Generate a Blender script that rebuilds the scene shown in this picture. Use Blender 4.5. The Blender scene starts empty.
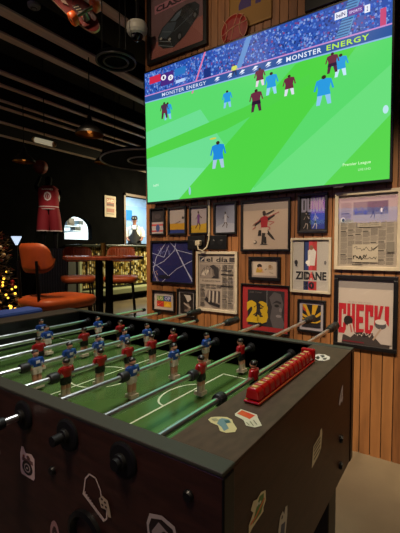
import bpy, math, random
from mathutils import Vector, Matrix
PI=math.pi
S=bpy.context.scene
COL=S.collection
random.seed(7)
# ------------------------------------------------------------------ camera
F=372.0; CX,CY=200.0,266.5; H=1.25
pit=math.atan(16.5/F); yaw=math.atan(255/F)
FW=Vector((-math.sin(yaw)*math.cos(pit),math.cos(yaw)*math.cos(pit),-math.sin(pit)))
RT=Vector((math.cos(yaw),math.sin(yaw),0)); UP=RT.cross(FW)
CAM=Vector((0,0,H))
def ray(x,y): return FW+RT*((x-CX)/F)+UP*((CY-y)/F)
def dep(x,y,d): return CAM+ray(x,y)*d                 # a point at depth d
def ony(x,y,Y): d=ray(x,y); return CAM+d*(Y/d.y)
def onx(x,y,X): d=ray(x,y); return CAM+d*(X/d.x)
def onz(x,y,Z): d=ray(x,y); return CAM+d*((Z-H)/d.z)
cd=bpy.data.cameras.new('camera'); cd.sensor_fit='HORIZONTAL'; cd.sensor_width=36; cd.lens=36*F/400; cd.clip_start=.02
co=bpy.data.objects.new('camera',cd); COL.objects.link(co)
m=Matrix((RT,UP,-FW)).transposed().to_4x4(); m.translation=CAM; co.matrix_world=m
S.camera=co
# ------------------------------------------------------------------ materials
def lin(c):
    if isinstance(c,str):
        c=[int(c[i:i+2],16)/255 for i in (0,2,4)]
    return tuple((v/12.92 if v<=.04045 else ((v+.055)/1.055)**2.4) for v in c[:3])+(1,)
MATS={}
def mat(name,col=None,rough=.5,metal=0,emit=0,noise=0,nscale=20,bump=0,stretch=(1,1,1),coat=0,attr=False,spec=.5,col2=None,contrast=(.35,.65)):
    if name in MATS: return MATS[name]
    m=bpy.data.materials.new(name); m.use_nodes=True; nt=m.node_tree; N=nt.nodes; L=nt.links
    b=N['Principled BSDF']; b.inputs['Roughness'].default_value=rough; b.inputs['Metallic'].default_value=metal
    b.inputs['Coat Weight'].default_value=coat; b.inputs['Specular IOR Level'].default_value=spec
    if attr:
        a=N.new('ShaderNodeAttribute'); a.attribute_name='Col'
        L.new(a.outputs['Color'],b.inputs['Base Color'])
        if emit:
            L.new(a.outputs['Color'],b.inputs['Emission Color']); b.inputs['Emission Strength'].default_value=emit
            b.inputs['Base Color'].default_value=(0,0,0,1)
            for l in list(nt.links):
                if l.to_socket==b.inputs['Base Color']: L.remove(l)
    else:
        c=lin(col); b.inputs['Base Color'].default_value=c
        if emit:
            b.inputs['Emission Color'].default_value=c; b.inputs['Emission Strength'].default_value=emit
        if noise or bump or col2:
            tc=N.new('ShaderNodeTexCoord'); mp=N.new('ShaderNodeMapping'); mp.inputs['Scale'].default_value=stretch
            nz=N.new('ShaderNodeTexNoise'); nz.inputs['Scale'].default_value=nscale; nz.inputs['Detail'].default_value=6
            L.new(tc.outputs['Object'],mp.inputs['Vector']); L.new(mp.outputs[0],nz.inputs['Vector'])
            r=N.new('ShaderNodeValToRGB'); r.color_ramp.elements[0].position=contrast[0]; r.color_ramp.elements[1].position=contrast[1]
            c2=lin(col2) if col2 else tuple(min(1,v*(1+noise)) for v in c[:3])+(1,)
            c1=c if col2 else tuple(v*(1-noise) for v in c[:3])+(1,)
            r.color_ramp.elements[0].color=c1; r.color_ramp.elements[1].color=c2
            L.new(nz.outputs['Fac'],r.inputs['Fac']); L.new(r.outputs['Color'],b.inputs['Base Color'])
            if bump:
                bp=N.new('ShaderNodeBump'); bp.inputs['Strength'].default_value=bump; bp.inputs['Distance'].default_value=.004
                L.new(nz.outputs['Fac'],bp.inputs['Height']); L.new(bp.outputs[0],b.inputs['Normal'])
    MATS[name]=m; return m
def glassmat():
    if 'glass' in MATS: return MATS['glass']
    m=bpy.data.materials.new('picture_glass'); m.use_nodes=True; nt=m.node_tree; N=nt.nodes; L=nt.links
    N.remove(N['Principled BSDF']); o=N['Material Output']
    t=N.new('ShaderNodeBsdfTransparent'); g=N.new('ShaderNodeBsdfGlossy'); g.inputs['Roughness'].default_value=.03
    f=N.new('ShaderNodeFresnel'); f.inputs['IOR'].default_value=1.6; x=N.new('ShaderNodeMixShader')
    ge=N.new('ShaderNodeNewGeometry'); mu=N.new('ShaderNodeMath'); mu.operation='SUBTRACT'; mu.inputs[0].default_value=1; L.new(ge.outputs['Backfacing'],mu.inputs[1]); mm=N.new('ShaderNodeMath'); mm.operation='MULTIPLY'; L.new(f.outputs[0],mm.inputs[0]); L.new(mu.outputs[0],mm.inputs[1]); L.new(mm.outputs[0],x.inputs[0]); L.new(t.outputs[0],x.inputs[1]); L.new(g.outputs[0],x.inputs[2]); L.new(x.outputs[0],o.inputs['Surface'])
    MATS['glass']=m; return m
PRINT=mat('ink_print',attr=True,rough=.6)
PAINT=mat('glossy_paint',attr=True,rough=.28)
CLOTH=mat('coloured_cloth',attr=True,rough=.8)
SCREEN=mat('lit_screen_pixels',attr=True,emit=1.0,rough=.3,spec=.2)
CHROME=mat('chrome','E6E8EA',rough=.28,metal=1)
BLACKP=mat('black_plastic','0B0B0C',rough=.35)
BLACKM=mat('black_metal','0A0A0B',rough=.45,metal=.6)
BLACKW=mat('black_frame_wood','0C0A0A',rough=.4,noise=.3,nscale=30)
WHITEW=mat('cream_frame_wood','BEB29C',rough=.5,noise=.06,nscale=30)
LEATH=mat('tan_leather','8E3C10',rough=.5,noise=.15,nscale=9,bump=.15)
TWOOD=mat('dark_espresso_laminate','321A13',rough=.42,noise=.28,nscale=14,stretch=(1,1,6),bump=.05)
TTOP=mat('dark_table_top_laminate','44362A',spec=.2,rough=.6,noise=.15,nscale=25,stretch=(3,1,1))
DARKW=mat('near_black_wall_paint','080808',rough=.95,spec=.04,noise=.25,nscale=3)
# ------------------------------------------------------------------ mesh builder
class MB:
    def __init__(s): s.v=[];s.f=[];s.c=[];s.m=[];s.sm=[];s.mats=[]
    def add(s,vs,fs,col='FFFFFF',mt=None,smooth=False):
        n=len(s.v); s.v+= [tuple(v) for v in vs]
        if mt not in s.mats: s.mats.append(mt)
        mi=s.mats.index(mt); c=lin(col)
        for f in fs: s.f.append(tuple(n+i for i in f)); s.c.append(c); s.m.append(mi); s.sm.append(smooth)
        return s
    def box(s,a,b,col='FFFFFF',mt=None,rot=None,piv=None):
        x0,y0,z0=a;x1,y1,z1=b
        v=[Vector(p) for p in ((x0,y0,z0),(x1,y0,z0),(x1,y1,z0),(x0,y1,z0),(x0,y0,z1),(x1,y0,z1),(x1,y1,z1),(x0,y1,z1))]
        if rot is not None:
            pv=Vector(piv) if piv is not None else sum(v,Vector())/8
            v=[rot@(p-pv)+pv for p in v]
        return s.add(v,[(0,3,2,1),(4,5,6,7),(0,1,5,4),(1,2,6,5),(2,3,7,6),(3,0,4,7)],col,mt)
    def tube(s,p0,p1,r0,r1=None,n=12,col='FFFFFF',mt=None,cap=True,smooth=True):
        r1=r0 if r1 is None else r1
        return s.path([p0,p1],[r0,r1],n,col,mt,cap,smooth)
    def path(s,pts,rs,n=10,col='FFFFFF',mt=None,cap=True,smooth=True):
        pts=[Vector(p) for p in pts]
        if not isinstance(rs,(list,tuple)): rs=[rs]*len(pts)
        vs=[];fs=[]; ref=None
        for i,p in enumerate(pts):
            d=(pts[min(i+1,len(pts)-1)]-pts[max(i-1,0)]).normalized()
            if ref is None: ref=Vector((0,0,1)) if abs(d.z)<.9 else Vector((1,0,0))
            u=d.cross(ref).normalized(); w=d.cross(u).normalized(); ref=u.cross(d).normalized()
            for k in range(n):
                a=2*PI*k/n; vs.append(p+(u*math.cos(a)+w*math.sin(a))*rs[i])
        for i in range(len(pts)-1):
            for k in range(n):
                a=i*n+k;b=i*n+(k+1)%n; fs.append((a,b,b+n,a+n))
        s.add(vs,fs,col,mt,smooth)
        if cap:
            s.add(vs[:n],[tuple(range(n))],col,mt); s.add(vs[-n:],[tuple(reversed(range(n)))],col,mt)
        return s
    def lathe(s,c,prof,n=20,col='FFFFFF',mt=None,axis=None,smooth=True,sx=1,sy=1):
        # prof: list of (r,h[,col]); axis: 3x3 matrix turning z to the axis
        c=Vector(c); A=axis or Matrix.Identity(3)
        for i in range(len(prof)-1):
            r0,h0=prof[i][:2]; r1,h1=prof[i+1][:2]; cc=prof[i+1][2] if len(prof[i+1])>2 else col
            vs=[]
            for r,h in ((r0,h0),(r1,h1)):
                for k in range(n):
                    a=2*PI*k/n; vs.append(c+A@Vector((r*sx*math.cos(a),r*sy*math.sin(a),h)))
            s.add(vs,[(k,(k+1)%n,n+(k+1)%n,n+k) for k in range(n)],cc,mt,smooth)
        return s
    def ball(s,c,r,n=14,m_=9,col='FFFFFF',mt=None,rot=None,smooth=True):
        if not isinstance(r,(tuple,list)): r=(r,r,r)
        c=Vector(c);R=rot or Matrix.Identity(3); vs=[];fs=[]
        for i in range(m_+1):
            t=PI*i/m_
            for k in range(n):
                a=2*PI*k/n
                vs.append(c+R@Vector((r[0]*math.sin(t)*math.cos(a),r[1]*math.sin(t)*math.sin(a),-r[2]*math.cos(t))))
        for i in range(m_):
            for k in range(n):
                a=i*n+k;b=i*n+(k+1)%n; fs.append((a,b,b+n,a+n))
        return s.add(vs,fs,col,mt,smooth)
    def prism(s,poly,ax,a,b,col='FFFFFF',mt=None):
        # poly: 2-D points; ax: the axis along which it is pushed from a to b
        def P(p,t):
            return {'x':(t,p[0],p[1]),'y':(p[0],t,p[1]),'z':(p[0],p[1],t)}[ax]
        n=len(poly); vs=[P(p,a) for p in poly]+[P(p,b) for p in poly]
        fs=[tuple(range(n)),tuple(range(2*n-1,n-1,-1))]+[(k,(k+1)%n,n+(k+1)%n,n+k) for k in range(n)]
        return s.add(vs,fs,col,mt)
    def build(s,name,mt=None,parent=None,bevel=0,label=None,seg=2):
        me=bpy.data.meshes.new(name)
        org=Vector(parent.get('_o',(0,0,0))) if parent is not None else Vector()
        o_=Vector(s.org) if hasattr(s,'org') else Vector()
        me.from_pydata([tuple(Vector(v)-o_) for v in s.v],[],s.f)
        for q in s.mats: me.materials.append(q or mt)
        me.polygons.foreach_set('material_index',s.m); me.polygons.foreach_set('use_smooth',s.sm)
        ca=me.color_attributes.new('Col','FLOAT_COLOR','CORNER'); buf=[]
        for p,c in zip(me.polygons,s.c): buf+=list(c)*p.loop_total
        ca.data.foreach_set('color',buf); me.update()
        import bmesh
        bm=bmesh.new(); bm.from_mesh(me)
        if s.fixn: bmesh.ops.recalc_face_normals(bm,faces=bm.faces)
        bm.to_mesh(me); bm.free()
        o=bpy.data.objects.new(name,me); COL.objects.link(o); o.location=o_
        if parent is not None:
            o.parent=parent; o.location=o_-Vector(parent.location) if not parent.parent else o_
            if parent.parent is not None: # sub-part: parent already sits in its thing's frame
                o.location=o_-Vector(parent.location)-Vector(parent.parent.location)
        if bevel:
            b=o.modifiers.new('bevel','BEVEL'); b.width=bevel; b.segments=seg; b.limit_method='ANGLE'; b.angle_limit=.6
        if label: o['label']=label
        return o
    fixn=True
def tag(o,label,cat,group=None,kind=None):
    if label: o['label']=label
    if cat: o['category']=cat
    if group: o['group']=group
    if kind: o['kind']=kind
    return o
def thing(name,loc,label,cat,group=None):
    o=bpy.data.objects.new(name,None); COL.objects.link(o); o.location=loc; o.empty_display_size=.05
    return tag(o,label,cat,group)
def struct(mb,name,mt,bevel=0):
    o=mb.build(name,mt,None,bevel); o['kind']='structure'; return o
def clone(o,parent=None):
    c=o.copy(); COL.objects.link(c)
    if parent: c.parent=parent
    for ch in list(o.children): clone(ch,c)
    return c
# ------------------------------------------------------------------ lettering
_fc={}
def glyphs(txt,bold=0,ital=0,space=1.0):
    k=(txt,bold,ital,space)
    if k in _fc: return _fc[k]
    cu=bpy.data.curves.new('lettering','FONT'); cu.body=txt; cu.offset=bold; cu.shear=ital; cu.resolution_u=2; cu.space_character=space
    ob=bpy.data.objects.new('lettering',cu); COL.objects.link(ob)
    bpy.context.view_layer.update()
    me=ob.evaluated_get(bpy.context.evaluated_depsgraph_get()).to_mesh()
    vs=[(v.co.x,v.co.y) for v in me.vertices]; fs=[tuple(p.vertices) for p in me.polygons]
    x0=min(v[0] for v in vs);x1=max(v[0] for v in vs);y0=min(v[1] for v in vs);y1=max(v[1] for v in vs)
    vs=[((x-x0)/(x1-x0),(y-y0)/(y1-y0)) for x,y in vs]
    ob.evaluated_get(bpy.context.evaluated_depsgraph_get()).to_mesh_clear()
    bpy.data.objects.remove(ob); bpy.data.curves.remove(cu)
    _fc[k]=(vs,fs); return _fc[k]
class Art:
    """flat printed picture: M(u,v,k) gives the point in space, k layers out"""
    def __init__(s,M,step=.0003): s.mb=MB(); s.mb.fixn=False; s.M=M; s.k=0; s.step=step
    def poly(s,pts,col):
        s.k+=1; s.mb.add([s.M(u,v,s.k*s.step) for u,v in pts],[tuple(range(len(pts)))],col); return s
    def rect(s,u0,v0,u1,v1,col): return s.poly([(u0,v0),(u1,v0),(u1,v1),(u0,v1)],col)
    def ell(s,u,v,ru,rv,col,n=16): return s.poly([(u+ru*math.cos(2*PI*i/n),v+rv*math.sin(2*PI*i/n)) for i in range(n)],col)
    def many(s,rects,cols):
        s.k+=1
        for r,c in zip(rects,cols):
            s.mb.add([s.M(u,v,s.k*s.step) for u,v in r],[tuple(range(len(r)))],c)
        return s
    def line(s,pts,w,col,asp=1.0):
        s.k+=1
        for (a,b),(c,d) in zip(pts[:-1],pts[1:]):
            dx,dy=(c-a),(d-b)/asp; l=math.hypot(dx,dy) or 1; nx,ny=-dy/l*w/2,dx/l*w/2*asp
            s.mb.add([s.M(u,v,s.k*s.step) for u,v in ((a+nx,b+ny),(a-nx,b-ny),(c-nx,d-ny),(c+nx,d+ny))],[(0,1,2,3)],col)
        return s
    def text(s,t,u0,v0,u1,v1,col,bold=0,ital=0,space=1.0,skew=0):
        vs,fs=glyphs(t,bold,ital,space); s.k+=1
        s.mb.add([s.M(u0+x*(u1-u0),v0+y*(v1-v0)+skew*x,s.k*s.step) for x,y in vs],fs,col); return s
    def build(s,name,parent,mt=PRINT,label=None): return s.mb.build(name,mt,parent,0,label)
# ================================================================== SETTING
YW=2.407
# wood plank wall behind the screen
mb=MB(); mb.box((-2.213,YW+.018,0),(1.9,YW+.2,3.85),mt=mat('plank_backing','120A05',rough=.8))
PL=[mat('oak_plank_a','8A5A32',rough=.5,noise=.22,nscale=6,stretch=(6,6,.6)),mat('oak_plank_b','7C4F2B',rough=.5,noise=.25,nscale=7,stretch=(6,6,.6)),mat('oak_plank_c','946338',rough=.5,noise=.2,nscale=5,stretch=(6,6,.6))]
x=-2.213
while x<1.88:
    w=.0555; mb.box((x,YW,0),(x+w,YW+.018,3.85),mt=random.choice(PL)); x+=.0605
struct(mb,'wall_back',PL[0])
# floor
def floor_mat():
    m=mat('worn_concrete','5C5040',rough=.38,col2='7E7058',nscale=1.6,contrast=(.3,.7)); return m
mb=MB(); mb.box((-12.5,-3.4,-.1),(2.4,12,0)); struct(mb,'floor',floor_mat())
XL=-7.6
# far left wall with an arched opening and a kitchen pass opening
def W(px,py): p=onx(px,py,XL); return (p.y,p.z)
ay0,_=W(64.5,240); ay1,_=W(92,240); az0=onx(78,239.5,XL).z; az1=onx(78,216.5,XL).z
dy0=W(125.5,220)[0]; dy1=9.9; dz0=onx(130,243.5,XL).z; dz1=onx(130,196.5,XL).z
mb=MB()
def wq(y0,z0,y1,z1): mb.box((XL-.15,y0,z0),(XL,y1,z1))
wq(-3.4,0,ay0,3.85); wq(ay0,0,ay1,az0); wq(ay1,0,dy0,3.85); wq(dy0,dz1,dy1,3.85); wq(dy0,0,dy1,dz0); wq(dy1,0,12,3.85)
# arch head filled round a half circle
n=14; yc=(ay0+ay1)/2; ry=(ay1-ay0)/2; zs=az0+(az1-az0)*.45; rz=az1-zs
prev=None
for i in range(n+1):
    a=PI-PI*i/n; p=(yc+ry*math.cos(a),zs+rz*math.sin(a))
    if prev: mb.prism([prev,p,(p[0],3.85),(prev[0],3.85)],'x',XL-.15,XL)
    prev=p
struct(mb,'wall_left',DARKW)
# trim round the pass opening
mb=MB(); t=.075
TR=mat('brown_door_trim','3E2410',rough=.5,noise=.2,nscale=10)
mb.box((XL-.16,dy0-t,dz0-.02),(XL+.03,dy0,dz1+t)); mb.box((XL-.16,dy0-t,dz1),(XL+.03,dy1,dz1+t)); mb.box((XL-.16,dy1,dz0-.02),(XL+.03,dy1+t,dz1+t))
struct(mb,'trim_1',TR,.006)
# kitchen behind the openings
KW=mat('kitchen_white_wall','DDEBF2',rough=.5,noise=.04,nscale=5)
mb=MB(); mb.box((XL-2.6,3.5,0),(XL-2.5,11.2,3.4)); struct(mb,'wall_kitchen_back',KW)
mb=MB(); mb.box((XL-2.6,3.4,0),(XL-.15,3.5,3.4)); mb.box((XL-2.6,11.1,0),(XL-.15,11.2,3.4)); struct(mb,'wall_kitchen_side',KW)
mb=MB(); mb.box((XL-2.6,3.4,3.4),(XL-.15,11.2,3.5)); struct(mb,'ceiling_kitchen',KW)
# ceiling, other walls
mb=MB(); mb.box((-12.5,-3.4,3.85),(2.4,12,3.95)); struct(mb,'ceiling',mat('black_ceiling_paint','0B0A09',rough=.8,noise=.3,nscale=4))
mb=MB(); mb.box((-12.5,-3.4,0),(2.4,-3.3,3.85)); struct(mb,'wall_front',DARKW)
mb=MB(); mb.box((2.3,-3.3,0),(2.4,12,3.85)); struct(mb,'wall_right',DARKW)
mb=MB(); mb.box((-12.5,12,0),(2.4,12.1,3.85)); struct(mb,'wall_far',DARKW)
# beams under the ceiling
BM=mat('brown_grey_beam_board','CDB7A4',rough=.45,noise=.15,nscale=3,stretch=(8,.4,8))
beams=[(-1.98,.12),(-2.52,.10),(-3.27,.13),(-3.64,.10),(-4.40,.09),(-4.74,.07),(-5.22,.06),(-5.47,.07),(-6.1,.08),(-6.8,.08)]
g='ceiling beams running towards the far end'
for i,(bx,bw) in enumerate(beams):
    y0=-1.5; y1=2.35 if bx>-2.3 else 10.5
    zb=3.30
    t_=thing('ceiling_beam',(bx,y0,zb),'brown-grey board beam running below the black ceiling','beam',g)
    m1=MB(); m1.org=(bx,y0,zb); m1.box((bx-bw/2,y0,zb),(bx+bw/2,y1,zb+.02)); m1.build('soffit_board',BM,t_)
    m1=MB(); m1.org=(bx,y0,zb); m1.box((bx-bw/2+.01,y0,zb+.02),(bx+bw/2-.01,y1,zb+.22)); m1.build('web',mat('black_beam_side','14110F',rough=.6),t_)
    m1=MB(); m1.org=(bx,y0,zb)
    for yy in (y0+.3,(y0+y1)/2,y1-.3): m1.tube((bx,yy,zb+.22),(bx,yy,3.85),.008)
    m1.build('hanger_rod',BLACKM,t_)
# wide air duct between the far beams
mb=MB(); mb.box((-5.425,2.2,3.38),(-5.26,10,3.5)); mb.box((-5.36,3,3.5),(-5.34,3.02,3.85)); mb.box((-5.36,9,3.5),(-5.34,9.02,3.85)); 
tag(mb.build('air_duct',mat('olive_grey_duct','4A463A',rough=.5),None,.01),'wide olive grey duct running between the two farthest narrow beams','duct')

# ================================================================== TELEVISION
TX0,TX1=-2.142,-.300; TZ0,TZ1=1.632,2.70; TYB,TYT=2.335,2.305
tv=thing('television',((TX0+TX1)/2,YW,TZ0),'huge wall-mounted television showing a football match','television')
tv_o=tv.location.copy()
def TM(u,v,k=0):
    x=TX0+.014+(TX1-TX0-.028)*u; z=TZ0+.016+(TZ1-TZ0-.030)*v
    return (x,TYB+(TYT-TYB)*(z-TZ0)/(TZ1-TZ0)-.0005-k,z)
m1=MB(); m1.org=tv_o
m1.add([(TX0,TYB,TZ0),(TX1,TYB,TZ0),(TX1,TYT,TZ1),(TX0,TYT,TZ1),(TX0,TYB+.035,TZ0),(TX1,TYB+.035,TZ0),(TX1,TYT+.035,TZ1),(TX0,TYT+.035,TZ1)],
 [(0,1,2,3),(7,6,5,4),(0,4,5,1),(1,5,6,2),(2,6,7,3),(3,7,4,0)])
m1.build('casing',BLACKP,tv,.003)
m1=MB(); m1.org=tv_o; m1.box((TX0+.5,TYB+.025,TZ0+.25),(TX1-.5,YW,TZ1-.2)); m1.build('wall_bracket',BLACKM,tv)
m1=MB(); m1.org=tv_o; m1.box((-.62,TYB-.003,TZ0-.006),(-.56,TYB+.015,TZ0+.001)); m1.build('sensor_bar',mat('grey_plastic','3A3A3C'),tv)
# the picture: made in the same (x,z) plane, worked out from measured picture corners
A=Art(TM,.00012); A.mb.org=tv_o
def tvuv(px,py):
    p=ony(px,py,2.32); return ((p.x-TX0-.014)/(TX1-TX0-.028),(p.z-TZ0-.016)/(TZ1-TZ0-.03))
def tp(l,col): A.poly([tvuv(*p) for p in l],col)
def clampuv(u,v): return (min(1,max(0,u)),min(1,max(0,v)))
A.rect(0,0,1,1,'5ADA6C')
# pitch mowing bands (picture goes darker and lighter green in slanted bands)
for pts,c in [(((0,0),(.55,0),(.30,.62),(0,.55)),'6CDE92'),(((0,.0),(.22,0),(.33,.2),(.0,.28)),'78E2A2'),(((.18,0),(.52,0),(.93,.80),(.70,.74)),'4FD444'),(((.52,0),(.80,0),(1,.34),(1,.60)),'6ADF7C'),(((.8,0),(1,0),(1,.34)),'58D64C'),(((0,.42),(.5,.56),(.75,.66),(.75,.60),(.42,.44),(0,.34)),'50D248')]:
    A.poly([clampuv(*p) for p in pts],c)
# stands line: v of ad board bottom and top along u
_b0=tvuv(148,103); _b1=tvuv(388,38); _t0=tvuv(148,96.5); _t1=tvuv(388,26)
def bb(u): return _b0[1]+(_b1[1]-_b0[1])*(u-_b0[0])/(_b1[0]-_b0[0])
def bt(u): return _t0[1]+(_t1[1]-_t0[1])*(u-_t0[0])/(_t1[0]-_t0[0])
A.poly([(0,bb(0)),(1,bb(1)),(1,1),(0,1)],'2A50A8')
# crowd
rs=[];cs=[]
pal=['2448A8','2F5CC4','1A3478','4676D8','86ACEC','6C94DC','2B58C0','1C3274','2A52B4','5C86D8','8CA0DC','84407C','2040A0','2C60BC']
for i in range(2600):
    u=random.random(); v=bt(u)+(1-bt(u))*random.random(); s_=.004+.004*random.random(); vv=s_*1.75
    if v+vv>1 or u+s_>1: continue
    rs.append([(u,v),(u+s_,v),(u+s_,v+vv),(u,v+vv)]); cs.append(random.choice(pal))
A.many(rs,cs)
# aisles
def quadp(a,b,w,c): # slanted strip a->b of width w
    A.poly([clampuv(a[0]-w,a[1]),clampuv(a[0]+w,a[1]),clampuv(b[0]+w,b[1]),clampuv(b[0]-w,b[1])],c)
a=tvuv(236,78); b=tvuv(248,38); quadp(a,(b[0]+.01,1),.012,'5C8FD0')
a=tvuv(341,42); b=tvuv(354,4); quadp(a,(b[0]+.004,1),.02,'4E8CC4')
for k in range(14):
    f=k/14; u=a[0]+(b[0]-a[0])*f; v=a[1]+(1-a[1])*f; A.rect(u-.018,v,u+.018,min(1,v+.006),'1F4B88')
a=tvuv(193,94); b=tvuv(204,64); quadp(a,(b[0]+.012,b[1]+.12),.004,'E07AA8'); 
A.rect(tvuv(205,0)[0],tvuv(205,86)[1],tvuv(212,0)[0],tvuv(205,70)[1],'18307C')
A.rect(tvuv(381,0)[0],tvuv(388,36)[1],tvuv(387,0)[0],tvuv(388,8)[1],'C84878')
# advertising boards
def strip(u0,u1,c): A.poly([(u0,bb(u0)),(u1,bb(u1)),(u1,bt(u1)),(u0,bt(u0))],c)
strip(0,1,'2B569C')
A.poly([(0,bb(0)-.004),(1,bb(1)-.004),(1,bb(1)+.004),(0,bb(0)+.004)],'8AB4E8')
A.poly([(0,bt(0)-.004),(1,bt(1)-.004),(1,bt(1)+.004),(0,bt(0)+.004)],'C890D0')
def btext(t,px0,px1,c,bold=.02):
    u0=tvuv(px0,60)[0];u1=tvuv(px1,60)[0]; h0=bt(u0)-bb(u0)
    A.text(t,u0,bb(u0)+h0*.25,u1,bb(u0)+h0*.75,c,bold,0,1.15,skew=bb(u1)-bb(u0))
btext('MONSTER',287,322,'E8F0FF'); btext('ENERGY',327,369,'B8F040')
btext('MONSTER ENERGY',163,207,'DCE8FF',.01)
for px in (218,231,243,256,269,280):
    u=tvuv(px,60)[0]; v=(bb(u)+bt(u))/2; h=(bt(u)-bb(u))
    A.poly([(u-.012,v-h*.1),(u,v+h*.28),(u+.013,v+h*.18),(u+.004,v)],'E8F0FF'); A.poly([(u-.008,v-h*.28),(u+.003,v-h*.02),(u+.012,v-h*.12)],'CFE0FF')
# players on the pitch
def man(px,py,hp,shirt,shorts,sock,lean=0):
    u,v=tvuv(px,py); h=tvuv(px,py-hp)[1]-v; w=h*.30
    A.poly([(u-w*.5,v),(u-w*.25,v),(u-w*.02,v+h*.45),(u-w*.4,v+h*.45)],sock)
    A.poly([(u+w*.25,v),(u+w*.5,v),(u+w*.4,v+h*.45),(u+w*.02,v+h*.45)],sock)
    A.poly([(u-w*.45,v+h*.32),(u+w*.45,v+h*.32),(u+w*.38,v+h*.52),(u-w*.38,v+h*.52)],shorts)
    A.poly([(u-w*.36,v+h*.48),(u+w*.36,v+h*.48),(u+w*.5,v+h*.84),(u+w*.2,v+h*.88),(u-w*.2,v+h*.88),(u-w*.5,v+h*.84)],shirt)
    A.poly([(u-w*.5,v+h*.82),(u-w*.38,v+h*.84),(u-w*.55,v+h*.5),(u-w*.68,v+h*.5)],shirt)
    A.poly([(u+w*.5,v+h*.82),(u+w*.38,v+h*.84),(u+w*.55,v+h*.5),(u+w*.68,v+h*.5)],shirt)
    A.ell(u,v+h*.93,w*.16,h*.07,'3A2620',10)
LB,RD='2A9BE0','6A2A40'
man(218,168,27,'1E88DC','1E88DC','A8C8E0'); man(228,108,17,LB,LB,'8CC8F0'); man(272,95,22,LB,LB,'9CD4F8')
man(324,105,29,LB,LB,'8CC8F0'); man(341,77,22,LB,LB,'C8E8FF'); man(169,120,17,LB,LB,'8CC8F0')
man(257,112,22,RD,'2A1630','502840'); man(290,96,20,RD,'6A2A40','E0E0F0'); man(261,87,18,RD,RD,'E8D8E8'); man(333,74,20,RD,'301838','502840'); man(166,119,16,'503048',RD,'502840')
man(236,77,11,'D8E060','203060','203060'); 
u,v=tvuv(214,139); A.ell(u,v,.016,.006,'D8D040')
u,v=tvuv(190,191); A.ell(u,v,.006,.03,'8FC8D8')
u,v=tvuv(386,110); A.ell(min(u,.99),v,.008,.022,'BFE8F0')
# broadcaster marks and scoreboard
def slab(px0,px1,yt,yb,c,sk=None):
    u0,v0=tvuv(px0,yb); u1=tvuv(px1,yb)[0]; v1=tvuv(px0,yt)[1]; A.poly([(u0,v0),(u1,v0),(u1,v1),(u0,v1)],c); return u0,v0,u1,v1
q=slab(336,348,16,23,'E8ECFA'); A.text('beIN',q[0]+.005,q[1]+.008,q[2]-.005,q[3]-.008,'2A3270',.02)
q=slab(349,364,12.5,19.5,'5A2E92'); A.text('SPORTS',q[0]+.004,q[1]+.012,q[2]-.004,q[3]-.012,'D8C8F4',.02)
q=slab(365.5,371,8.5,16,'E8ECFA'); A.text('2',q[0]+.006,q[1]+.008,q[2]-.006,q[3]-.008,'2A3270',.03)
q=slab(152,163,79,86,'D02848'); q=slab(163,176,76,88,'4A2A80')
for px,t in ((166,'1'),(173,'0')):
    u,v=tvuv(px,79); A.ell(u,v,.014,.02,'F4F4FF'); A.text(t,u-.005,v-.011,u+.005,v+.011,'302050',.03)
q=slab(177,188,71,78,'2A74C0'); q=slab(178,187,82,85,'B8D0F8')
u0,v0=tvuv(343,167.5); u1=tvuv(371,165)[0]; A.text('Premier League',u0,v0,u1,v0+.021,'D8FFC8',.01); u0,v0=tvuv(355,171.5); A.text('LIVE UHD',u0+.01,v0,u1,v0+.013,'C0F4B8',.01)
u0,v0=tvuv(154,187); A.text('beIN',u0,v0,u0+.03,v0+.02,'C8F4D0',.02)
A.build('screen_picture',tv,SCREEN)

# ================================================================== PICTURES ON THE WALL
def frame(px0,pyt0,pyb0,px1,pyt1,label,fm,bw,art=None,matc=None,mw=0,glass=True,cat='picture frame',depth=.022,pyb1=None,name='framed_picture'):
    a=ony(px0,pyt0,YW-depth); b=ony(px0,pyb0,YW-depth); c=ony(px1,pyt1,YW-depth)
    x0,x1=a.x,c.x; z1=(a.z+c.z)/2; z0=b.z
    if pyb1: z0=(b.z+ony(px1,pyb1,YW-depth).z)/2
    t=thing(name,((x0+x1)/2,YW,z0),label,cat,None); o=t.location.copy()
    m=MB(); m.org=o; yf=YW-depth
    m.box((x0,yf,z0),(x1,YW-.001,z0+bw)); m.box((x0,yf,z1-bw),(x1,YW-.001,z1)); m.box((x0,yf,z0+bw),(x0+bw,YW-.001,z1-bw)); m.box((x1-bw,yf,z0+bw),(x1,YW-.001,z1-bw))
    m.build('frame_moulding',fm,t,.002)
    ix0,ix1,iz0,iz1=x0+bw,x1-bw,z0+bw,z1-bw
    yp=YW-.006
    if mw:
        m=MB(); m.org=o; m.box((ix0,yp-.002,iz0),(ix1,YW-.002,iz1),matc); m.build('mount_board',PRINT,t)
        ix0+=mw;ix1-=mw;iz0+=mw;iz1-=mw; yp-=.0022
    def M(u,v,k=0): return (ix0+(ix1-ix0)*u,yp-.0004-k,iz0+(iz1-iz0)*v)
    A=Art(M,.00025); A.mb.org=o
    A.asp=(ix1-ix0)/(iz1-iz0)
    if art: art(A)
    A.build('print',t)
    if glass:
        m=MB(); m.org=o; m.box((x0+bw*.6,yf+.004,z0+bw*.6),(x1-bw*.6,yf+.0055,z1-bw*.6)); m.build('glass_pane',glassmat(),t)
    return t
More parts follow.
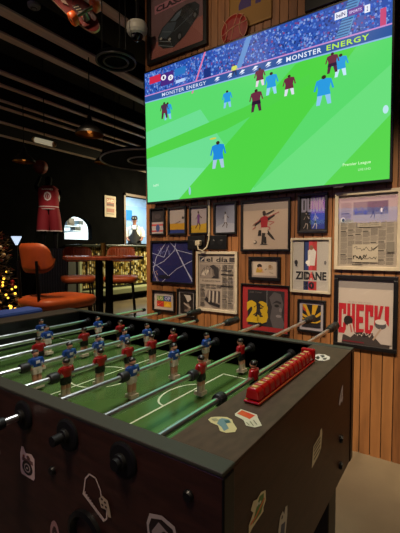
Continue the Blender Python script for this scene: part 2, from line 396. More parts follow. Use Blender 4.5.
def newsprint(A,cols,top,bot,seed,ink='4A4640',w=.9,skip=()):
    r=random.Random(seed); rs=[];cs=[]; g1=['6E675E','59534C','7A7268','4A4540']
    for c in range(cols):
        u0=.04+.92*c/cols; u1=u0+.92/cols*w; v=bot
        while v<top-.01:
            n=r.randint(3,9); ink2=r.choice(g1)
            for q in range(n):
                if v>top-.01: break
                if not any(a<=(u0+u1)/2<=c_ and b<=v<=d for a,b,c_,d in skip):
                    uu=u1-(u1-u0)*r.random()*.4*(q==0); rs.append([(u0,v),(uu,v),(uu,v+.0055),(u0,v+.0055)]); cs.append(ink2)
                v+=.0115
            if r.random()<.35 and v<top-.04:
                if not any(a<=(u0+u1)/2<=c_ and b<=v<=d for a,b,c_,d in skip):
                    rs.append([(u0,v),(u1-(u1-u0)*.2,v),(u1-(u1-u0)*.2,v+.014),(u0,v+.014)]); cs.append('38332F')
                v+=.022
            v+=.006
    A.many(rs,cs)
def scribble(A,u0,v0,u1,v1,n,col,w,seed):
    r=random.Random(seed); pts=[]
    for i in range(n):
        f=i/(n-1); pts.append((u0+(u1-u0)*(f+r.uniform(-.06,.06)),v0+(v1-v0)*r.random()))
    A.line(pts,w,col)
def fig(A,u,v,h,shirt,shorts,skin,pose=0,asp=1.0,hair='1E1410'):
    """a small printed sportsman; asp = height/width of the sheet so that he is not squashed"""
    s=h*asp
    def P(l,c): A.poly([(u+x*s,v+y*h) for x,y in l],c)
    if pose==0:   # kicking
        P([(-.10,0),(-.02,0),(.06,.42),(-.06,.42)],skin); P([(.02,.40),(.10,.46),(.30,.22),(.36,.12),(.26,.16)],skin)
        P([(-.10,.36),(.12,.34),(.10,.54),(-.08,.54)],shorts); P([(-.10,.52),(.10,.52),(.13,.84),(.02,.88),(-.13,.82)],shirt)
        P([(.10,.80),(.13,.72),(.34,.86),(.33,.90)],skin); P([(-.12,.80),(-.10,.70),(-.30,.56),(-.32,.60)],skin)
    elif pose==1: # running
        P([(-.06,.42),(.04,.42),(-.08,.22),(-.24,.06),(-.30,.10),(-.14,.24)],skin); P([(0,.42),(.10,.42),(.20,.22),(.14,.0),(.08,.0),(.12,.20)],skin)
        P([(-.10,.38),(.12,.36),(.10,.54),(-.08,.54)],shorts); P([(-.08,.52),(.10,.52),(.14,.82),(.0,.88),(-.10,.80)],shirt)
        P([(.12,.80),(.14,.72),(.28,.60),(.34,.70),(.28,.68)],skin); P([(-.08,.80),(-.10,.70),(-.24,.62),(-.22,.56)],skin)
    else:         # diving, stretched out flat
        P([(-.5,.06),(-.46,0),(0,.12),(0,.26)],skin); P([(-.1,.08),(.08,.1),(.08,.3),(-.1,.26)],shorts); P([(.05,.1),(.34,.2),(.32,.42),(.05,.32)],shirt)
        P([(.3,.34),(.34,.24),(.62,.42),(.6,.5)],skin); A.ell(u+.40*s,v+.42*h,.06*s,.075*h,hair,10); return
    A.ell(u,v+.95*h,.055*s,.075*h,skin,10); A.ell(u-.005*s,v+.985*h,.055*s,.05*h,hair,10)

def a_news(A):
    A.rect(0,0,1,1,'A0968A'); A.text('CASTRO NOS CONFIESA DUDAS DE LA NOVELA',.03,.93,.97,.965,'2A2826',.01)
    newsprint(A,7,.62,.03,1); newsprint(A,1,.90,.63,4,w=.2); 
    A.rect(.26,.64,.85,.90,'6A6660'); A.rect(.26,.64,.85,.72,'9A968C'); A.rect(.5,.76,.84,.90,'3A3836'); fig(A,.6,.66,.2,'1C1A1A','1C1A1A','2A2624',1,.8)
    fig(A,.74,.66,.16,'D8D4CC','2A2826','8A8478',0,.8); scribble(A,.27,.72,.5,.84,14,'2438A8',.008,3)
    A.rect(.34,.55,.74,.63,'A39A8C'); A.text('Se va del todo',.38,.595,.70,.615,'2A2826',.01); A.text('el campeón de los ídolos',.38,.565,.70,.585,'2A2826',.01)
    A.ell(.08,.66,.04,.035,'E0DCD4'); A.ell(.085,.655,.028,.025,'1E1C1C')
    A.rect(.26,.06,.70,.31,'AFA594'); scribble(A,.28,.21,.66,.28,16,'141210',.007,5); scribble(A,.27,.08,.5,.17,22,'0E0C0C',.014,6); scribble(A,.45,.10,.68,.14,12,'141210',.008,8)
    A.rect(.26,.02,.44,.03,'1A1818'); A.line([(.60,.23),(.70,.29)],.01,'141210')
    A.rect(.84,.2,.96,.34,'7A746A')
frame(335,193,268.5,402.5,187,'large cream-framed old newspaper page with bold black ink drawing near its foot',WHITEW,.022,a_news,pyb1=272.5)
def blockword(A,t,u0,v0,u1,v1,col):
    G={'C':[(0,0,.42,1),(0,0,1,.2),(0,.8,1,1),(.6,.0,1,.36),(.6,.64,1,1)],'H':[(0,0,.4,1),(.6,0,1,1),(0,.4,1,.6)],'E':[(0,0,.42,1),(0,0,1,.2),(0,.4,.9,.6),(0,.8,1,1)],'K':[(0,0,.4,1)],'!':[(.1,.3,.6,1),(.1,0,.6,.2)],
       'D':[(0,0,.35,1),(0,0,.85,.16),(0,.84,.85,1),(.65,.08,1,.92)],'U':[(0,.08,.35,1),(.65,.08,1,1),(.08,0,.92,.18)],'N':[(0,0,.34,1),(.66,0,1,1)]}
    w=(u1-u0)/len(t)
    for i,ch in enumerate(t):
        a=u0+w*i+w*.06; ww=w*.88
        for x0,y0,x1,y1 in G[ch]: A.rect(a+x0*ww,v0+y0*(v1-v0),a+x1*ww,v0+y1*(v1-v0),col)
        h=v1-v0
        if ch=='K': A.poly([(a+.3*ww,v0+.45*h),(a+.7*ww,v1),(a+1.08*ww,v1),(a+.62*ww,v0+.5*h)],col); A.poly([(a+.36*ww,v0+.6*h),(a+.66*ww,v0+.6*h),(a+1.1*ww,v0),(a+.68*ww,v0)],col)
        if ch=='N': A.poly([(a,v1),(a+.34*ww,v1),(a+ww,v0),(a+.66*ww,v0)],col)
def a_check(A):
    A.rect(0,0,1,1,'B9ADA4'); A.rect(0,.86,1,1,'8C8482')
    blockword(A,'CHECK!',.0,.15,1.0,.62,'B01626')
    A.poly([(.08,0),(.95,0),(.95,.14),(.7,.16),(.5,.20),(.3,.18),(.1,.13)],'3A3230')
    A.ell(.20,.36,.085,.075,'16100E'); A.poly([(.12,.14),(.2,.30),(.28,.32),(.32,.16),(.25,.1)],'B9ADA4'); A.line([(.24,.30),(.27,.18)],.03,'A8625A')
    A.poly([(.62,.2),(.72,.38),(.86,.40),(.97,.28),(.98,.05),(.8,.05)],'B8ACA6'); A.ell(.79,.33,.10,.06,'4E4A4E'); A.ell(.79,.38,.10,.04,'C8C0BC')
    A.line([(.66,.10),(.80,.28)],.03,'A89080')
    scribble(A,.30,.13,.66,.21,18,'C8BCB4',.012,9); scribble(A,.33,.12,.66,.2,14,'141010',.012,10)
    A.rect(.1,.03,.5,.05,'6A1420'); A.text('ali khan okka kroon',.2,.645,.62,.665,'8A7C78',0)
frame(334.2,274.5,344.8,398.5,277,'tall black-framed poster with big red lettering CHECK',BLACKW,.024,a_check,pyb1=355.5)
def a_zid(A):
    A.rect(0,0,1,1,'B4AEA8'); A.rect(.32,.0,.45,1,'2A3E78'); A.rect(.45,0,.56,1,'C23A38'); A.rect(.56,0,.62,1,'C8C4C0'); A.rect(.56,0,.68,1,'B03434'); A.rect(.30,0,.34,1,'1A2444')
    A.rect(.45,0,.55,1,'C9404A'); A.poly([(.43,.5),(.62,.5),(.66,.78),(.56,.86),(.42,.80)],'D8D4D0'); A.ell(.52,.86,.06,.05,'8A6450'); A.poly([(.40,.5),(.44,.7),(.50,.72),(.48,.48)],'E4E0DC'); A.ell(.42,.56,.06,.04,'F0EEEA')
    A.rect(.02,.18,.98,.40,'BDB7B1'); A.text('ZIDANE',.06,.205,.96,.375,'1A1A20',.045,0,1.0); A.rect(.44,.2,.56,.38,'BDB7B1'); A.text('D',.36,.205,.50,.375,'1A1A20',.045); A.text('A',.46,.205,.60,.375,'C84848',.045)
    A.text('10',.36,.02,.62,.17,'141420',.06); A.ell(.08,.56,.05,.05,'2A2628'); A.ell(.92,.56,.035,.04,'6A6668'); A.rect(.06,.48,.11,.52,'2A2628')
frame(290.5,238.2,291,331.2,237.2,'cream-framed football shirt print with blue and red stripes and the number 10',WHITEW,.015,a_zid,'C6C0B8',.004,pyb1=295.5)
def a_dunk(A):
    A.rect(0,0,1,1,'101014'); A.poly([(.45,0),(1,0),(1,1),(.45,1)],'28389A'); A.rect(.45,.5,1,1,'6A4AA8'); blockword(A,'DUNK',.03,.55,.97,.96,'8A86A0')  # blue and violet right half is the second screen's reflection, put into the print
    fig(A,.25,.04,.5,'1A1418','1A1418','A89A90',1,.8); fig(A,.62,.04,.48,'8A90A0','20242C','B8B0AC',1,.8); A.rect(0,.0,1,.05,'2A2426')
frame(297.5,194.6,234,327.5,192,'small black-framed poster reading DUNK over two fighters, blue reflection painted in',BLACKW,.016,a_dunk,pyb1=232.5)
def a_red(A):
    A.rect(0,0,1,1,'B9A595'); A.rect(0,.82,1,1,'9C8F88')  # grey top band paints in the opposite wall's reflection
    h=.62; fig(A,.48,.10,.68,'A01C28','C8B4A4','2A2220',0,1.0,'3A2A24')
    for l in ([(.46,.6),(.7,.56),(.6,.5)],[(.4,.62),(.22,.5),(.3,.56)],[(.55,.66),(.8,.76)],[(.5,.5),(.62,.44),(.58,.4)],[(.22,.42),(.30,.47)]): A.line(l,.012,'A4323A')
    A.poly([(.34,.28),(.42,.28),(.42,.40),(.36,.40)],'141214'); A.poly([(.48,.12),(.54,.12),(.53,.26),(.49,.26)],'141214'); A.line([(.4,.1),(.56,.1)],.012,'1A1818'); A.ell(.28,.15,.04,.04,'3A3432'); A.ell(.27,.155,.028,.028,'C8B8A8')
    A.line([(.5,.72),(.70,.80)],.02,'2A2220')
frame(240.5,200.2,251.3,290.3,197,'large black-framed ink drawing of a footballer in a red shirt kicking, on cream paper',BLACKW,.016,a_red,pyb1=251.5)
def a_smallw(A):
    A.rect(0,0,1,1,'C8B6A4'); A.ell(.28,.68,.11,.16,'2A1A1C'); A.poly([(.12,.2),(.42,.2),(.42,.45),(.3,.6),(.16,.55)],'B89438'); A.ell(.3,.52,.08,.1,'C89878'); A.poly([(.34,.2),(.52,.24),(.4,.34)],'C89878')
    A.poly([(.55,.48),(.64,.5),(.72,.72),(.86,.70),(.88,.48),(.74,.40)],'B8A088'); A.ell(.74,.66,.07,.13,'A08060'); A.line([(.52,.4),(.6,.5)],.03,'2A2428'); scribble(A,.7,.12,.88,.28,8,'3A3430',.012,5)
frame(248.2,257,280.2,280.2,256.6,'small black-framed print of two small figures with a pale mount',BLACKW,.022,a_smallw,'9C8C84',.012,pyb1=281)
def a_23(A):
    A.rect(0,0,1,1,'A0262A'); A.rect(.12,.10,.92,.90,'1E1C20'); A.rect(.54,.1,.92,.9,'2E2A2E')
    A.poly([(.68,.1),(.62,.3),(.66,.55),(.60,.75),(.70,.88),(.84,.84),(.90,.62),(.86,.4),(.92,.2),(.90,.1)],'5A5456'); A.ell(.76,.58,.05,.03,'1A1818'); A.ell(.80,.36,.06,.03,'8A8284'); A.line([(.55,.2),(.55,.9)],.01,'8C8A8C')
    A.poly([(.66,.62),(.76,.7),(.86,.66),(.84,.62),(.76,.65)],'2A2628'); A.ell(.84,.5,.03,.05,'7A7274')
    A.text('23',.10,.16,.58,.66,'C8A418',.07); fig(A,.36,.3,.36,'1C1A1C','26242A','2A2426',1,1.1)
    A.text('AIR TIME',.16,.83,.44,.86,'6A6060',0)
frame(240.5,283,330,289.2,286.3,'black-framed poster with a big yellow number 23 on a red border',BLACKW,.010,a_23,pyb1=336)
def a_yel(A):
    A.rect(0,0,1,1,'141216')
    for p in ([(.0,1),(.15,1),(.5,.4),(.4,.36)],[(.55,1),(.85,1),(.62,.42),(.5,.42)],[(.1,1),(.22,.98),(.52,.4),(.44,.4)],[(1,.72),(1,.58),(.6,.36),(.56,.44)],[(0,.60),(0,.48),(.46,.30),(.5,.4)],[(0,.42),(.35,.26),(.7,.24),(1,.36),(1,.30),(.8,.2),(.3,.2),(0,.34)]): A.poly(p,'C89A20')
    A.poly([(.0,.96),(.18,.8),(.22,.66),(.05,.76)],'B03420'); A.ell(.46,.46,.12,.08,'B86A20'); A.rect(0,0,1,.16,'1A161C'); A.ell(.5,.38,.07,.05,'D8C8B0')
frame(297.2,299,331,325.5,301,'small black-framed print of a yellow starburst on black, below the striped shirt print',BLACKW,.014,a_yel,'A49CA4',.018,pyb1=334.5)
def a_dia(A):
    A.rect(0,0,1,1,'A3968A'); A.rect(0,.955,1,1,'7E756E'); A.rect(.02,.86,.16,.945,'1E2438'); A.line([(.05,.875),(.14,.93)],.02,'C8BCB0'); A.text('el día',.21,.858,.80,.945,'14121A',.02); A.rect(.84,.86,.98,.94,'3A3638'); A.rect(.03,.835,.97,.842,'4A4642')
    newsprint(A,6,.82,.03,11,skip=((.0,.45,.62,.83),(.14,.0,.62,.36))); 
    A.rect(.03,.56,.60,.81,'8A7E76'); A.poly([(.35,.56),(.45,.62),(.40,.72),(.30,.78),(.42,.81),(.56,.74),(.56,.56)],'2A2629'); A.poly([(.05,.62),(.2,.72),(.3,.70),(.2,.6)],'C0B4A6'); scribble(A,.05,.58,.58,.8,20,'3A3436',.01,4)
    A.poly([(.16,.14),(.40,.02),(.60,.02),(.60,.34),(.26,.34)],'7A6E68'); A.poly([(.16,.16),(.3,.08),(.58,.03),(.6,.08),(.34,.14),(.22,.22)],'1E1A1E')
    for i in range(6): A.poly([(.28+.055*i,.12),(.31+.055*i,.12),(.33+.052*i,.32),(.30+.052*i,.34)],'2A262A' if i%2 else 'C0B4A6')
    A.rect(.62,.63,.95,.645,'2A2628'); A.rect(.62,.42,.95,.44,'2A2628'); A.rect(.62,.70,.9,.71,'3A3638')
    A.text('de Juan y los suyos',.1,.50,.6,.53,'2A2628',.01)
frame(195.8,251.2,309.5,237,251.8,'cream-framed newspaper front page with the title el día',WHITEW,.020,a_dia,pyb1=315.0)
def a_blue(A):
    A.rect(0,0,1,1,'161A5A'); W_='B8BCD8'
    for l in ([(.12,.0),(.02,.30),(.10,.62),(.34,.98)],[(0,.36),(.30,.52),(.55,.78),(.60,1)],[(.0,.72),(.3,.62),(.42,.92)],[(.45,1),(.62,.80),(1,.70)],[(.26,.0),(.62,.34),(1,.56)],[(.58,.86),(.78,.42),(1,.06)],[(.42,.14),(.2,.34),(.0,.5)]): A.line(l,.012,W_)
    A.line([(.56,.9),(.98,.04)],.02,W_); A.ell(.3,.12,.16,.05,'0A0C24'); scribble(A,.15,.66,.45,.9,12,'8A90C8',.008,3)
frame(150,240.8,282.7,193.5,240,'large black-framed print of white lines on a deep blue court',BLACKW,.014,a_blue,pyb1=285)
def a_rb(A):
    A.rect(0,0,1,1,'2A2426'); A.rect(0,0,1,.48,'A8A0A0'); A.rect(0,.32,1,.40,'B04040'); A.rect(0,.08,1,.14,'B04040'); A.ell(.5,.23,.16,.16,'3A4A80'); A.rect(.05,.55,.95,.9,'362E30'); A.ell(.5,.72,.25,.1,'4A4042')
frame(149.2,208.4,235,164.2,207.5,'small black-framed print, dark above and white with red bands below, under the television',BLACKW,.014,a_rb,pyb1=235.5)
def a_dive(A):
    A.rect(0,0,1,1,'A89C98'); A.rect(0,0,1,.16,'24357A'); A.rect(0,.14,1,.40,'B88A1C'); fig(A,.48,.38,.22,'8A7C74','3A3434','7A5A48',2,1.6); A.ell(.85,.62,.07,.05,'3A3434')
frame(167.3,207.3,235,185.6,206.2,'small black-framed print of a sportsman diving over a yellow floor',BLACKW,.014,a_dive,pyb1=234.7)
def a_lak(A):
    A.rect(0,0,1,1,'A3979C'); A.rect(0,0,1,.30,'B8921C'); A.poly([(0,.0),(1,.2),(1,.38),(0,.28)],'C09A22'); fig(A,.45,.12,.72,'6A3A80','6A3A80','4A2E22',1,.95)
frame(188.7,206.3,234.6,207.8,204.8,'small black-framed print of a player in purple running on yellow',BLACKW,.014,a_lak,pyb1=234.2)
def a_whr(A):
    A.rect(0,0,1,1,'8C90A6'); A.poly([(0,0),(1,0),(1,.3),(.5,.36),(0,.2)],'A0A2B2'); fig(A,.5,.16,.56,'C8C8D4','B8B8C8','5A4A44',1,1.0)
frame(213,203,234.5,236.2,200.8,'black-framed print of a player in white running, just right of the white conduit',BLACKW,.015,a_whr,pyb1=234.2)
def a_usp(A):
    A.rect(0,0,1,1,'B8AEA8'); A.rect(.12,.5,.5,.82,'4E7A3A'); A.rect(.5,.5,.88,.82,'2E3E86'); A.rect(.12,.14,.5,.5,'B02A24'); A.rect(.5,.14,.9,.5,'D8A41C'); A.text('US',.16,.56,.46,.78,'C8C49A',.03); A.text('OP',.54,.56,.84,.78,'B8BCD8',.03); A.line([(.14,.2),(.46,.46)],.04,'D85A30'); A.poly([(.52,.16),(.7,.44),(.88,.2)],'E8BC30')
frame(152,290.7,310,174.3,291,'small black-framed print of four coloured squares on white',BLACKW,.015,a_usp,'B0A6A0',.005,pyb1=313.5)
def a_bw(A):
    A.rect(0,0,1,1,'1E1612'); A.poly([(.3,.9),(.8,.9),(.85,.7),(.6,.55),(.45,.75)],'C8BCB0'); A.poly([(.3,.1),(.5,.5),(.7,.5),(.85,.1)],'7A6A60'); A.ell(.45,.3,.16,.1,'3A2A22'); A.line([(.3,.5),(.8,.3)],.08,'B8A898')
frame(176.3,289,316,195.2,289.6,'small black-framed dark brown photograph with a grey mount, beside the four coloured squares print',BLACKW,.014,a_bw,'8C8680',.016,pyb1=319.5)
# frames above the television
def a_car(A):
    A.rect(0,0,1,1,'6E5254'); A.poly([(0,0),(1,0),(1,.40),(0,.26)],'94584E'); A.rect(.07,.72,.80,.85,'A87078'); A.text('CLASSIC',.10,.74,.77,.83,'2E1C20',.05); A.rect(.66,.84,.92,.96,'1A1416')
    A.poly([(.14,.22),(.14,.34),(.22,.46),(.34,.52),(.50,.62),(.68,.66),(.84,.64),(.92,.56),(.90,.42),(.66,.20),(.44,.09),(.24,.13)],'1C2226')
    A.poly([(.34,.51),(.50,.61),(.68,.65),(.80,.62),(.70,.54),(.52,.47)],'0A0C0E'); A.poly([(.38,.51),(.51,.59),(.60,.61),(.56,.53),(.48,.48)],'56646E')
    A.poly([(.16,.33),(.24,.45),(.34,.50),(.50,.46),(.44,.34),(.30,.27)],'3E4A54'); A.line([(.22,.40),(.40,.34)],.008,'68767E'); A.line([(.45,.33),(.88,.52)],.008,'56626A')
    A.poly([(.16,.24),(.38,.16),(.42,.22),(.17,.31)],'0A0A0C'); A.line([(.17,.27),(.40,.19)],.01,'7A8288'); A.ell(.20,.30,.025,.02,'A8A498'); A.ell(.37,.235,.028,.022,'A8A498'); A.line([(.15,.21),(.44,.10)],.012,'6A7278')
    A.ell(.56,.22,.055,.075,'070708'); A.ell(.56,.22,.028,.04,'5A5E60'); A.ell(.84,.44,.045,.07,'070708'); A.ell(.84,.44,.022,.034,'5A5E60')
frame(146.4,-9,64.5,206.3,-32,'black-framed poster of a dark vintage car hanging above the television',BLACKW,.032,a_car,pyb1=44.5,depth=.03)
def a_24(A):
    A.rect(0,0,1,1,'8A6220'); A.text('24',.22,.33,.80,.95,'3A2460',.07); A.line([(.0,.02),(1,.02)],.02,'9A7230')
frame(229,-30,30,272,-40,'mustard yellow shirt panel with a purple number 24 above the television',mat('mustard_board_edge','7A5418',rough=.6),.006,a_24,pyb1=21.5,glass=False,depth=.012,name='shirt_panel',cat='panel')
# small dark sign above the right part of the television
def a_dk(A): A.rect(0,0,1,1,'0E0E12'); A.text('SPORT',.1,.3,.9,.7,'08080C',.03)
a=ony(305,13,YW-.02)
m=MB(); m.org=(a.x+.18,YW,a.z); m.box((a.x,YW-.03,a.z),(a.x+.42,YW-.001,a.z+.4)); tag(m.build('wall_board',BLACKP,None,.004),'plain black board on the planks above the right half of the television','board')
# basketball shape plaque with seam lines
c=ony(233.5,29,YW-.04); R=.105
bk=thing('basketball_plaque',(c.x,YW,c.z-R),'round red basketball plaque with pale seam lines on the planks above the television','plaque')
m=MB(); m.org=bk.location.copy(); m.lathe((c.x,YW-.0135,c.z),[(0.0001,.03),(R*.7,.028),(R,.018),(R,0)],28,axis=Matrix.Rotation(PI/2,3,'X')); m.build('disc',mat('red_plaque','8A1C12',rough=.5,noise=.1,nscale=60,bump=.2),bk)
m=MB(); m.org=bk.location.copy()
yq=YW-.0475
m.path([(c.x+R*math.cos(a)*1.0,YW-.030,c.z+R*math.sin(a)*1.0) for a in [2*PI*i/28 for i in range(29)]],.003,6)
m.path([(c.x-R*.95,YW-.036,c.z-.02),(c.x,yq,c.z+.01),(c.x+R*.95,YW-.036,c.z+.03)],.003,6); m.path([(c.x-.03,YW-.036,c.z-R*.95),(c.x,yq,c.z),(c.x+.03,YW-.036,c.z+R*.95)],.003,6)
for sg in (-1,1): m.path([(c.x+sg*(.95-.5*math.cos(t))*R,yq+.003,c.z+R*.8*math.sin(t)) for t in [-1.2,-.6,0,.6,1.2]],.003,6)
m.build('seam_line',mat('pale_seam','C08A6A',rough=.6),bk)
# power outlets
for px0,px1,lab,white in ((187.5,205,'black wall socket plate with a cream plug in it, below the purple player print','left'),(206.5,226.5,'black wall socket plate right of the white cable conduit','right')):
    a=ony(px0,236 if white=='left' else 235.5,YW-.02); b=ony(px1,249.5,YW-.02)
    t=thing('socket_plate',((a.x+b.x)/2,YW,b.z),lab,'wall socket','black wall socket plates'); o=t.location.copy()
    m=MB(); m.org=o; m.box((a.x,YW-.02,b.z),(b.x,YW-.001,a.z)); m.build('plate',BLACKP,t,.003)
    m=MB(); m.org=o
    for k in (0,1):
        xx=a.x+(b.x-a.x)*(.3+.4*k); m.lathe((xx,YW-.0205,(a.z+b.z)/2),[(.0001,.001),(.02,.001),(.022,0)],16,axis=Matrix.Rotation(PI/2,3,'X'))
    m.build('socket_face',mat('dark_socket','1A1A1C',rough=.3),t)
a=ony(200.5,243,YW-.03); m=MB(); m.org=a
CR=mat('cream_plastic','C8BCA0',rough=.4)
p=thing('power_plug',a,'cream power plug with a looped cable in the left black socket','plug')
m=MB(); m.org=a; m.box((a.x-.035,YW-.06,a.z-.02),(a.x+.01,YW-.021,a.z+.02)); m.build('plug_body',CR,p,.008)
q=ony(209,244,YW-.02); m=MB(); m.org=a
m.path([(a.x-.01,YW-.055,a.z-.018),(a.x,YW-.06,a.z-.05),(a.x+.03,YW-.045,a.z-.06),(a.x+.06,YW-.03,a.z-.03),(a.x+.075,YW-.025,a.z+.03),(a.x+.075,YW-.022,a.z+.08)],.006,8); m.build('cable',CR,p)
a=ony(208.3,238,YW-.02); m=MB(); m.box((a.x-.012,YW-.018,a.z-.01),(a.x+.012,YW-.001,1.66)); tag(m.build('cable_conduit',CR,None,.002),'white cable conduit running up behind the television between two small prints','conduit')

# ================================================================== FOOSBALL TABLE
X1,X0,Y0,Y1,ZT,ZB=-.250,-1.645,.418,1.200,.950,.605
IX1,IX0,IY0,IY1,ZF=-.368,-1.527,.452,1.170,.835
ft=thing('foosball_table',((X0+X1)/2,(Y0+Y1)/2,0),'dark brown foosball table with chrome rods and red and blue players','foosball table'); FO=ft.location.copy()
def new(): 
    m=MB(); m.org=FO; return m
m=new(); m.box((X0,Y0,ZB),(X1,Y0+.012,ZT-.006)); m.box((X0,Y1-.03,ZB),(X1,Y1,ZT-.006)); m.box((X0,Y0+.012,ZB),(X0+.03,Y1-.03,ZT-.006)); m.box((X1-.03,Y0+.012,ZB),(X1,Y1-.03,ZT-.006)); m.box((X0+.03,Y0+.03,ZB),(X1-.03,Y1-.03,ZB+.02))
m.build('cabinet_body',TWOOD,ft,.0015)
m=new(); m.box((X0+.03,Y0+.012,ZF-.03),(IX1,IY0,ZT-.006),mt=mat('inner_wall_black','0E0D0C',rough=.35)); m.box((X0+.03,IY1,ZF-.03),(IX1,Y1-.03,ZT-.006)); m.box((X0+.03,IY0,ZF-.03),(IX0,IY1,ZT-.006)); m.box((IX1,Y0+.012,ZF-.03),(X1-.03,Y1-.03,ZT-.006)); m.build('inner_wall',MATS['inner_wall_black'],ft)
m=new(); m.box((IX1,IY0,ZT-.006),(X1,IY1,ZT)); m.build('end_shelf',TTOP,ft,.001)
m=new(); m.box((X0,IY0,ZT-.006),(IX0,IY1,ZT)); m.build('end_shelf',TTOP,ft,.001)
RAIL=mat('grey_green_rail_top','34342C',rough=.55,spec=.3)
for a,b in ((Y0-.001,IY0),(IY1,Y1+.001)):
    m=new(); m.box((X0-.001,a,ZT-.006),(X1+.001,b,ZT+.001)); m.build('side_rail',RAIL,ft,.002)
for cx,cy in ((X1,Y0),(X1,Y1),(X0,Y0),(X0,Y1)):
    sx=-1 if cx==X1 else 1; sy=1 if cy==Y0 else -1
    m=new(); m.box((min(cx-sx*.0025,cx+sx*.010),min(cy+sy*.0002,cy+sy*.030),ZB),(max(cx-sx*.0025,cx+sx*.010),max(cy+sy*.0002,cy+sy*.030),ZT-.007)); m.build('corner_post',mat('black_corner','0B0C0B',rough=.35),ft,.002)
# legs
for cx,cy in ((X1-.035,Y1-.04),(X1-.035,Y0+.04),(X0+.035,Y1-.04),(X0+.035,Y0+.04)):
    sx=-1 if cx>-1 else 1; sy=-1 if cy>.8 else 1
    m=new(); m.box((min(cx,cx+sx*.10),min(cy,cy+sy*.08),.02),(max(cx,cx+sx*.10),max(cy,cy+sy*.08),ZB)); lg=m.build('leg',mat('black_leg','16120F',rough=.45),ft,.004)
    m=new(); m.lathe((cx+sx*.05,cy+sy*.04,0),[(.0001,0),(.032,0),(.036,.01),(.02,.02)],16); m.build('levelling_foot',BLACKP,lg)
# field
def FM(u,v,k=0): return (u,v,ZF+.0002+k)
A=Art(FM,.00015); A.mb.org=FO
A.rect(IX0,IY0,IX1,IY1,'405A2C'); WL='C0C4A8'; cyf=(IY0+IY1)/2; cxf=(IX0+IX1)/2; w=.0055
A.line([(cxf,IY0),(cxf,IY1)],w,WL)
A.line([(cxf+.10*math.cos(2*PI*i/32),cyf+.10*math.sin(2*PI*i/32)) for i in range(33)],w,WL)
for sg,ex in ((1,IX1),(-1,IX0)):
    bx=ex-sg*.262; hy=.245
    A.line([(bx,cyf-hy-.2),(bx,cyf+hy)],w,WL) if False else None
    A.line([(bx,cyf-hy-.10),(bx,cyf+hy)],w,WL); A.line([(bx,cyf+hy),(ex,cyf+hy)],w,WL); A.line([(bx,cyf-hy-.10),(ex,cyf-hy-.10)],w,WL)
    A.line([(bx-sg*.055*math.sin(PI*i/16),cyf+.028-.092*math.cos(PI*i/16)) for i in range(17)],w,WL)
    A.line([(ex-sg*.10,cyf-.13),(ex-sg*.10,cyf+.13)],w,WL)
A.ell(cxf,cyf,.008,.008,WL)
A.build('playing_field',ft,mat('glossy_field',attr=True,rough=.18))
# goal mouths
for ex,sg in ((IX1,-1),(IX0,1)):
    m=new(); m.box((min(ex+sg*.001,ex+sg*.004),cyf-.09,ZF),(max(ex+sg*.001,ex+sg*.004),cyf+.09,ZF+.075)); m.build('goal_mouth',mat('goal_black','050505',rough=.8),ft)
# one player
HALF={}
def player(kind):
    if kind in HALF: return HALF[kind]
    m=MB(); red=kind=='red'
    sh='8E1418' if red else '1B3F86'; so='141216' if red else 'C6BFB0'; sk='B4846A'; hr='15100E'; bt='B8AC96'
    f=-1 if red else 1       # which way he looks along x
    # block under the feet and legs
    m.box((-.010,-.0115,-.066),(.013,.0115,-.056),bt) if f>0 else m.box((-.013,-.0115,-.066),(.010,.0115,-.056),bt)
    for s in (-1,1):
        m.lathe((0,s*.0062,0),[(.0001,-.062,bt),(.0062,-.061,bt),(.0058,-.048,bt),(.0058,-.0475,bt if red else sk),(.0066,-.038,bt if red else sk),(.0060,-.030,sk),(.0068,-.022,sk)],10)
        m.lathe((0,s*.0058,0),[(.0072,-.026,so),(.0085,-.025,so),(.0086,-.012,so)],10)
    m.lathe((0,0,0),[(.0088,-.018,so),(.0098,-.010,so),(.0094,-.004,so)],12,sx=.95,sy=1.45)
    m.lathe((0,0,0),[(.0094,-.004,sh),(.0096,.004,sh),(.0104,.014,sh),(.0098,.020,sh),(.0045,.0245,sh),(.0040,.0265,sk)],14,sx=.98,sy=1.5)
    for s in (-1,1):
        m.path([(0,s*.0135,.019),(0,s*.0170,.009),(f*.002,s*.0165,.001)],[.0052,.0052,.0046],8,sh); m.path([(f*.002,s*.0165,.001),(f*.004,s*.0158,-.011)],[.0040,.0036],8,sk)
    m.ball((f*.001,0,.034),(.0085,.0078,.0098),12,8,sk); m.ball((-f*.0008,0,.0385),(.0094,.0088,.0078),12,8,hr); m.ball((f*.0092,0,.0335),(.0018,.0016,.0020),6,4,sk)
    if red: m.box((.0098 if f>0 else -.0112,-.005,.006),(.0112 if f>0 else -.0098,.005,.014),'C8B8B0')
    else: m.box((.0098,-.005,.006),(.0112,.005,.014),'C8C8D4')
    m.v=[(x_*1.15,y_*1.22,z_) for x_,y_,z_ in m.v]; m.org=(0,0,0); o=m.build('player_figure',PAINT); HALF[kind]=o; return o
ROD_Z=.909
def ry(px,py,k): return onx(px,py,RX[k]).y
RX=[None]+[-.437-.1455*(k-1) for k in range(1,9)]
rods={1:('red',[(254,371)],[(220,399)],'far',1.73,.40),
 2:('red',[(201,372),(241,349)],[(193,373)],'far',1.86,.388),
 3:('blue',[(132,375),(174,355),(206,341)],[(124,377)],'near',1.545,.365),
 4:('red',[(66,377),(100,362),(128,350),(152,341),(173,334)],[(54,381)],'far',1.60,.388),
 5:('blue',[(36,365),(69,351),(98,341),(124.5,332),(147,326)],[(25,369)],'near',1.46,.34),
 6:('red',[(39,346),(84,335),(120,324)],[],'far',1.70,.38),
 7:('blue',[(47,336),(98,321)],[],'near',1.52,.2),
 8:('blue',[(41,327)],[],'near',1.56,.2)}
STEM=mat('rubber_grip','0D0D0E',rough=.5)
used=set()
